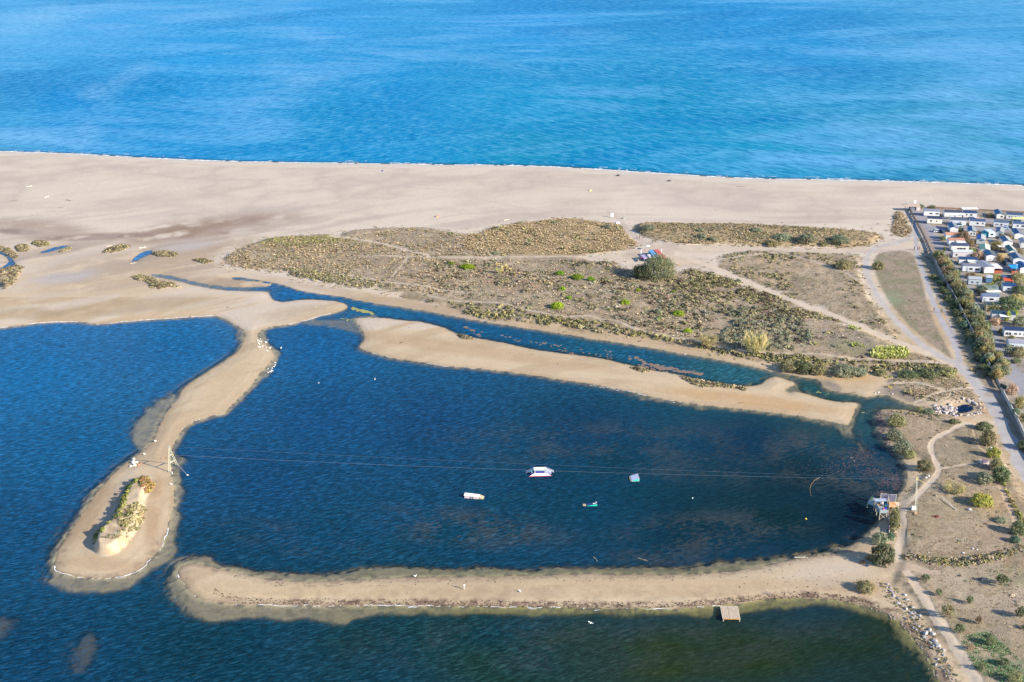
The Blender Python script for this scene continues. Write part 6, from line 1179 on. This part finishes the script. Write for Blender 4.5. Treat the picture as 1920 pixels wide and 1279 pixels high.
# buried frame on the spit
g = ground(307, 859); t = empty('timber_frame', g+Vector((0,0,.05)), .3)
for a, b in (((-.8,-.6),(.8,-.5)),((.8,-.5),(.7,.7)),((.7,.7),(-.7,.6)),((-.7,.6),(-.8,-.6))): MB().tube((a[0],a[1],0),(b[0],b[1],0),.08).build('bar', mat((176,140,110), .9), t)
tag(t, 'small square timber frame half buried on the western spit', 'frame')
g = ground(1756, 969); t = empty('rusty_heap', g); MB().ball((0,0,.1),.9,.5,.35,9,5).build('heap', mat((110,44,40), .9, 'rust', .3), t); MB().ball((-.8,.1,.05),.5,.3,.2,8,5).build('spill', mat((120,52,44), .9), t); tag(t, 'dark red heap lying in the dry field', 'heap')
# ------------------------------------------------------------------ birds
WB = mat((248,246,242), .6, 'white_feathers', .04, .9)
def bird_proto():
    t = empty('swan', (0,0,0)); MB().ball((0,0,.35),.52,.3,.27,10,6).build('body', WB, t, True)
    MB().tube((.42,0,.42),(.55,0,.85),.09,.06,6).ball((.62,0,.9),.14,.08,.09,7,5).tube((.70,0,.9),(.86,0,.86),.035,.01,5).build('neck', WB, t)
    MB().add([(-.45,-.1,.42),(-.45,.1,.42),(-.8,0,.5),(-.45,0,.3)], [(0,2,1),(0,3,2),(1,2,3)]).build('tail', WB, t)
    return t
bp0 = bird_proto(); first = True
BZ = [(232,195),(412,220),(168,240),(212,255),(255,265),(352,282),(378,270),(183,292),(210,322),(280,373),(196,390),(215,396),(365,395),(450,408),(472,412),(398,485),(595,768),(583,820),(562,855),(515,895),(413,912),(505,945),(522,958),(470,975),(488,986),(422,1000)]
cnt = 0
for i, (x, y) in enumerate(BZ+['a','b','c']):
    if isinstance((x), str) and False: pass
    t = bp0 if first else copy_tree(bp0); first = False
    px, py = 470+x/12.79, 620+y/12.79
    g = ground(px, py+1.2); t.location = g-Vector((0,0,.05 if g.z <= 0 else 0)); t.rotation_euler = (0,0,rnd.random()*6.28); t.scale = (.62,.62,.62)
    upper = y < 600; water = g.z <= .01
    tag(t, 'white bird %s' % ('floating just off the neck of the spit' if upper and water else 'standing on the sand at the neck of the spit' if upper else 'in the shallows below the bend of the spit'), 'bird', 'flock %s' % ('afloat by the neck' if upper and water else 'on the sand' if upper else 'in the shallows'))
    if i == len(BZ)-1: break
for x, y, lab in ((527,652.5,'single white bird swimming apart from the flock'),(597.5,718,'lone white bird swimming far right of the flock'),(703,711,'lone white bird swimming towards the sandbar'),(778,1080,'lone white bird at the inner edge of the southern spit'),(291.5,827,'small white bird on the lagoon edge above the block pile'),(271,851.5,'small white bird beside the water near the block pile'),(323,888,'white bird on the shore under the western tower'),(321,908,'white bird on the shore below the tower and its neighbour'),(974.5,1109,'lone white bird resting on the southern spit'),(1284,664.5,'lone white bird on the channel bank')):
    t = copy_tree(bp0); g = ground(x, y+1); t.location = g-Vector((0,0,.05 if g.z <= 0 else 0)); t.rotation_euler = (0,0,rnd.random()*6.28); s = .7; t.scale = (s,s,s); 
    for k in ('group',):
        if k in t: del t[k]
    tag(t, lab, 'bird')
p = at(1108, 1168, 6); t = empty('flying_gull', p, .9); MB().ball((0,0,0),.42,.13,.12,8,5).build('body', WB, t, True)
for s in (-1,1): MB().hexa([(-.12,s*.08,.0),(.18,s*.08,.0),(.06,s*.75,.16),(-.16,s*.75,.16)] if s > 0 else [(.18,s*.08,0),(-.12,s*.08,0),(-.16,s*.75,.16),(.06,s*.75,.16)], [(-.12,s*.08,.03),(.18,s*.08,.03),(.06,s*.75,.19),(-.16,s*.75,.19)] if s > 0 else [(.18,s*.08,.03),(-.12,s*.08,.03),(-.16,s*.75,.19),(.06,s*.75,.19)]).build('wing', WB, t)
tag(t, 'white gull flying over the dark water left of the raft', 'bird')
# ------------------------------------------------------------------ people
SKN = mat((206,160,132), .7, 'skin', .05)
def skin(name, V, Ed, Rd, m, parent, root=0):
    me = bpy.data.meshes.new(name); me.from_pydata(V, Ed, []); me.update(); o = obj(name, me, m, parent)
    md = o.modifiers.new('Skin', 'SKIN'); 
    for i, r in enumerate(Rd): me.skin_vertices[0].data[i].radius = (r, r*.85); me.skin_vertices[0].data[i].use_root = (i == root)
    md.use_smooth_shade = True; s = o.modifiers.new('Sub', 'SUBSURF'); s.levels = 1; s.render_levels = 1
    return o
def person_proto(top, legs, hair, stride=.22, sit=False):
    t = empty('person', (0,0,0)); s = stride
    V = [(0,0,.95),(0,.0,1.2),(0,0,1.42),(0,0,1.52),(0,.02,1.64),(0,.01,1.74),(.17,0,1.40),(.23,.06,1.12),(.22,.2,.92),(-.17,0,1.40),(-.23,-.08,1.12),(-.22,-.04,.88),(.09,0,.88),(.10,s*.7,.48),(.10,s,.06),(.10,s+.14,.04),(-.09,0,.88),(-.10,-s*.4,.48),(-.10,-s*1.2,.08),(-.10,-s*1.2+.14,.04)]
    Ed = [(0,1),(1,2),(2,3),(3,4),(4,5),(2,6),(6,7),(7,8),(2,9),(9,10),(10,11),(0,12),(12,13),(13,14),(14,15),(0,16),(16,17),(17,18),(18,19)]
    Rd = [.13,.12,.14,.055,.10,.07,.06,.045,.035,.06,.045,.035,.09,.06,.045,.04,.09,.06,.045,.04]
    skin('body', V, Ed, Rd, SKN, t)
    skin('top', [(0,0,.92),(0,0,1.18),(0,0,1.42),(.17,0,1.40),(.23,.06,1.12),(.225,.16,.98),(-.17,0,1.40),(-.23,-.08,1.12),(-.225,-.05,.95)], [(0,1),(1,2),(2,3),(3,4),(4,5),(2,6),(6,7),(7,8)], [.16,.145,.155,.08,.062,.05,.08,.062,.05], top, t)
    skin('trousers', [(0,0,.95),(.09,0,.86),(.10,s*.7,.48),(.10,s,.12),(-.09,0,.86),(-.10,-s*.4,.48),(-.10,-s*1.2,.14)], [(0,1),(1,2),(2,3),(0,4),(4,5),(5,6)], [.155,.105,.078,.062,.105,.078,.062], legs, t)
    MB().ball((0,-.015,1.70),.105,.12,.10,9,6).build('hair', hair, t, True)
    return t
CL = {'black': mat((32,32,38), .8), 'white': mat((246,244,242), .8), 'pink': mat((206,90,130), .8), 'blue': mat((40,70,140), .8), 'red': mat((190,50,50), .8), 'teal': mat((30,140,180), .8), 'grey': mat((140,140,150), .8), 'hair': mat((52,40,34), .8)}
PR = {}
def person(px, py, top, legs, face, label, group=None, s=1.0):
    if (top, legs) not in PR: t = PR[(top, legs)] = person_proto(CL[top], CL[legs], CL['hair'])
    else: t = copy_tree(PR[(top, legs)])
    t.location = ground(px, py); t.rotation_euler = (0,0,R(face)); t.scale = (s,s,s)
    return tag(t, label, 'person')
person(870.5,1105,'white','white',10,'person in white clothes with dark hair walking on the southern spit')
person(1751.3,585,'black','grey',170,'person in a black top walking on the grey track, left of two')
person(1764.3,587,'black','black',185,'person in black walking on the track, right of two')
person(1714,469,'black','blue',100,'person in black at the left of the group by the wall')
person(1716.5,469.5,'white','white',60,'person in white in the group by the wall')
person(1720.5,469.5,'pink','black',-40,'person in a pink top in the group by the wall')
person(1723,468.5,'red','black',-80,'person in a red top at the right of the group by the wall')
person(1711,423.5,'black','white',20,'person with black top and pale trousers beside the beach end fence')
person(1716.5,424,'teal','teal',0,'person in turquoise beside the beach end fence')
person(1708.5,410.5,'black','grey',30,'person in dark clothes near the top of the beach end fence')
person(1194.8,449.5,'black','grey',200,'person on the beach path above the hut, left of two')
person(1199,447.5,'black','black',190,'person in black on the beach path above the hut, right of two')
person(1223.5,456.5,'grey','black',120,'person crouched by luggage behind the hut, left one')
person(1228.5,458,'black','white',100,'person in black and white behind the hut, right one')
person(1371,427.5,'blue','white',180,'person standing on the crest of the dune ridge')
person(229,444.5,'red','black',90,'person in red alone on the damp left flats')
# ------------------------------------------------------------------ foam along the shores, weed mats
def strip(px_pts, step, w0, w1, off, thr, seed, jit=.4, curl=.0):
    P = [np.array(at_np(x, y)) for x, y in chaikin(px_pts, 2, False)]; D = [0]
    for a, b in zip(P, P[1:]): D.append(D[-1]+np.hypot(*(b-a)))
    s = np.arange(0, D[-1], step); X = np.interp(s, D, [p[0] for p in P]); Y = np.interp(s, D, [p[1] for p in P])
    return X, Y, s
FV = []; FF = []
def foam(poly, i0, i1, w0, w1, thr, seed, offs=0.0, step=.35):
    X, Y, s = strip(poly[i0:i1+1], step, w0, w1, 0, thr, seed)
    for k in range(3):      # follow the real waterline: slide across the shore until the depth is ~0
        pass
    dx = np.gradient(X); dy = np.gradient(Y); L_ = np.hypot(dx, dy)+1e-6; nx, ny = -dy/L_, dx/L_
    best = np.full(len(X), 0.0); bv = np.full(len(X), 1e9)
    for t_ in np.arange(-3.2, 3.21, .2):
        h = np.abs(samp(HZ, X+nx*t_, Y+ny*t_)+.02); m_ = h < bv; best[m_] = t_; bv[m_] = h[m_]
    best = np.convolve(np.pad(best, 2, 'edge'), [.2]*5, 'valid')
    sgn = np.where(samp(HZ, X+nx*(best+1.0), Y+ny*(best+1.0)) < samp(HZ, X+nx*(best-1.0), Y+ny*(best-1.0)), 1, -1)
    o = best+sgn*(offs+.5*(vn(s*.28, s*0+seed)-.4)+.35*(vn(s*1.3, s*0+seed+4)-.5)); w_ = (w0+(w1-w0)*vn(s*1.3, s*0+seed+9)**2)*(.55*vn(s*.13, s*0+seed*3+1)+.45*vn(s*1.1, s*0+seed*5+2) > thr+.16)
    for i in range(len(X)-1):
        if w_[i] <= 0 or w_[i+1] <= 0: continue
        a = [(X[j]+nx[j]*(o[j]+e*w_[j]), Y[j]+ny[j]*(o[j]+e*w_[j])) for j, e in ((i,-.5),(i+1,-.5),(i+1,.5),(i,.5))]; n = len(FV)
        zz_ = samp(HZ, [q[0] for q in a], [q[1] for q in a])
        FV.extend([(p[0], p[1], max(.0, float(z))+.035) for p, z in zip(a, zz_)]); FF.append((n, n+1, n+2, n+3))
def seg(P_, a, b):
    i = min(range(len(P_)), key=lambda k: abs(P_[k][0]-a[0])+abs(P_[k][1]-a[1])); j = min(range(len(P_)), key=lambda k: abs(P_[k][0]-b[0])+abs(P_[k][1]-b[1])); return (i, j) if i < j else (j, i)
i, j = seg(A_, (0,284), (1920,348)); foam(A_, i, j, .7, 2.6, .1, 1, .4, 1.2); foam(A_, i, j, .3, 1.2, .42, 5, 3.4, 1.2); foam(A_, i, j, .2, .9, .5, 25, 6.5, 1.2)
i, j = seg(A_, (0,615), (430,597) if False else (400,591)); foam(A_, i, j, .25, .7, .25, 2, .2)
i, j = seg(A_, (102,1062), (313,991)); foam(A_, i, j, .12, .4, .2, 3, .1); foam(A_, i, j, .06, .22, .5, 13, .7)
i, j = seg(A_, (1350,1135), (334,1072)); foam(A_, i, j, .08, .3, .3, 4, .05); foam(A_, i, j, .08, .25, .55, 14, .5)
i, j = seg(A_, (540,609), (630,586)); foam(A_, i, j, .2, .5, .2, 6, .2)
i, j = seg(A_, (334,817), (490,697)); foam(A_, i, j, .06, .2, .55, 7, .1)
i, j = seg(B_, (673,651), (1310,759)); foam(B_, i, j, .08, .34, .38, 8, .15); foam(B_, i, j, .08, .25, .55, 18, 1.0)
me = bpy.data.meshes.new('foam'); me.from_pydata(FV, [], FF); me.update(); tag(obj('foam', me, mat((250,250,252), .8, 'surf_foam', .1, .9)), 'broken white foam where the water meets the sand', 'foam', kind='stuff')
AV = []; AF = []
def blob(px, py, wpx, c=None, z=.03):
    g = at(px, py, z); r0 = wpx/ppm(py)/2; n = len(AV); m_ = 12; a0 = rnd.random()*6
    AV.append(tuple(g))
    for i in range(m_): r = r0*(.55+.6*rnd.random()); a = a0+2*math.pi*i/m_; AV.append((g.x+r*math.cos(a), g.y+r*math.sin(a)*1.1, z))
    for i in range(m_): AF.append((n, n+1+i, n+1+(i+1) % m_))
for x0_, y0_, x1_, y1_, n, w_ in ((1180,664,1210,680,8,7),(1205,682,1245,692,26,7),(1225,686,1318,702,60,9),(870,612,905,632,6,8),(880,616,902,620,3,9),(940,630,975,640,10,5),(1000,640,1060,652,20,4),(1040,655,1080,665,14,5),(1085,658,1150,672,14,4),(1120,654,1150,664,5,5),(1175,668,1200,676,6,6),(1190,684,1240,697,20,5),(1590,858,1600,862,3,6)):
    for i in range(n):
        k = rnd.random(); x = x0_+(x1_-x0_)*k+rnd.gauss(0, 2); y = y0_+(y1_-y0_)*k+rnd.gauss(0, 1.8)
        if grid_at(dland, np.array([x]), np.array([y]))[0] < -.3: blob(x, y, w_*(.5+rnd.random()), z=.02+.01*rnd.random())
me = bpy.data.meshes.new('algae'); me.from_pydata(AV, [], AF); me.update(); tag(obj('floating_algae', me, mat((160,134,120), .9, 'algae_brown', .3, .55)), 'brownish pink algae mats floating in the channel', 'algae', kind='stuff')
AV = []; AF = []
for x0_, y0_, x1_, y1_, n, w_ in ((662,579,700,588,30,9),(640,595,672,605,16,5),(1530,735,1538,737,4,5),(1548,738,1552,739,2,3),(405,774,428,768,5,4),(318,824,332,814,9,7),(434,521,440,523,4,3),(1618,772,1622,775,3,4),(468,524,480,527,4,3)):
    for i in range(n): k = rnd.random(); blob(x0_+(x1_-x0_)*k+rnd.gauss(0, 1.5), y0_+(y1_-y0_)*k+rnd.gauss(0, 1.2), w_*(.5+rnd.random()*.8), z=.05+.01*rnd.random())
me = bpy.data.meshes.new('green_algae'); me.from_pydata(AV, [], AF); me.update(); tag(obj('green_algae', me, mat((188,182,110), .9, 'algae_green', .3, .6)), 'yellow green algae in the shallow mouth of the channel', 'algae', kind='stuff')
# weed reaching the surface at the eastern end of the lagoon
AV = []; AF = []
for i in range(1300):
    cx_, cy_, rx_, ry_ = rnd.choice([(1675,893,20,10),(1640,885,30,9),(1660,905,24,8),(1600,868,50,16),(1570,880,60,14),(1680,910,14,12),(1655,926,16,5),(1620,850,26,14)])
    x = cx_+rnd.gauss(0, rx_*.55); y = cy_+rnd.gauss(0, ry_*.55)
    if grid_at(dland, np.array([x]), np.array([y]))[0] < -.4: blob(x, y, 1.0+rnd.random()*2.6, z=.012+.02*rnd.random())
me = bpy.data.meshes.new('weed_mat'); me.from_pydata(AV, [], AF); me.update(); tag(obj('surface_weed', me, mat((104,88,96), .9, 'weed_mauve', .4, .5)), 'mauve brown weed breaking the surface near the jetty hut', 'weed', kind='stuff')

# litter: twigs and dry weed scraps on the sand
AV = []; AF = []
def scrap(x, y, L_, h=.04):
    g = ground(x, y); a = rnd.random()*6.28; b = a+1.2+rnd.random()*.8; w_ = L_*(.2+.3*rnd.random()); n = len(AV); z = g.z+h
    c, s = math.cos(a)*L_, math.sin(a)*L_; c2, s2 = math.cos(b)*w_, math.sin(b)*w_
    AV.extend([(g.x-c, g.y-s, z), (g.x+c2, g.y+s2, z+h), (g.x+c, g.y+s, z), (g.x-c2, g.y-s2, z)]); AF.append((n, n+3, n+2, n+1))
for i in range(2000):
    x = 400+rnd.random()*1250; yy = np.interp(x, [357,455,705,1050,1230,1350,1430,1517,1605,1650], [1100,1133,1135,1140,1141,1135,1125,1121,1131,1145])-rnd.random()**1.5*11-1; scrap(x, yy, .12+.3*rnd.random()**2)
for i in range(260):
    x = 420+rnd.random()*1180; yy = np.interp(x, [380,505,700,1000,1280,1425,1525,1600], [1062,1089,1088,1081,1079,1064,1044,1026])+rnd.random()*10+1; scrap(x, yy, .1+.3*rnd.random()**2)
for i in range(240):
    x = 1380+rnd.random()*290; scrap(x, 1070+rnd.random()*50, .08+.3*rnd.random()**3)
for i in range(90):
    x = 700+rnd.random()*1000; scrap(x, np.interp(x, [700,1100,1300,1700],[400,395,400,395])+rnd.gauss(0, 12), .15+.4*rnd.random()**2)
me = bpy.data.meshes.new('litter'); me.from_pydata(AV, [], AF); me.update(); tag(obj('beach_litter', me, mat((92,72,62), .95, 'dry_weed', .4, .6)), 'brown scraps of dry weed and twigs scattered on the sand', 'litter', kind='stuff')
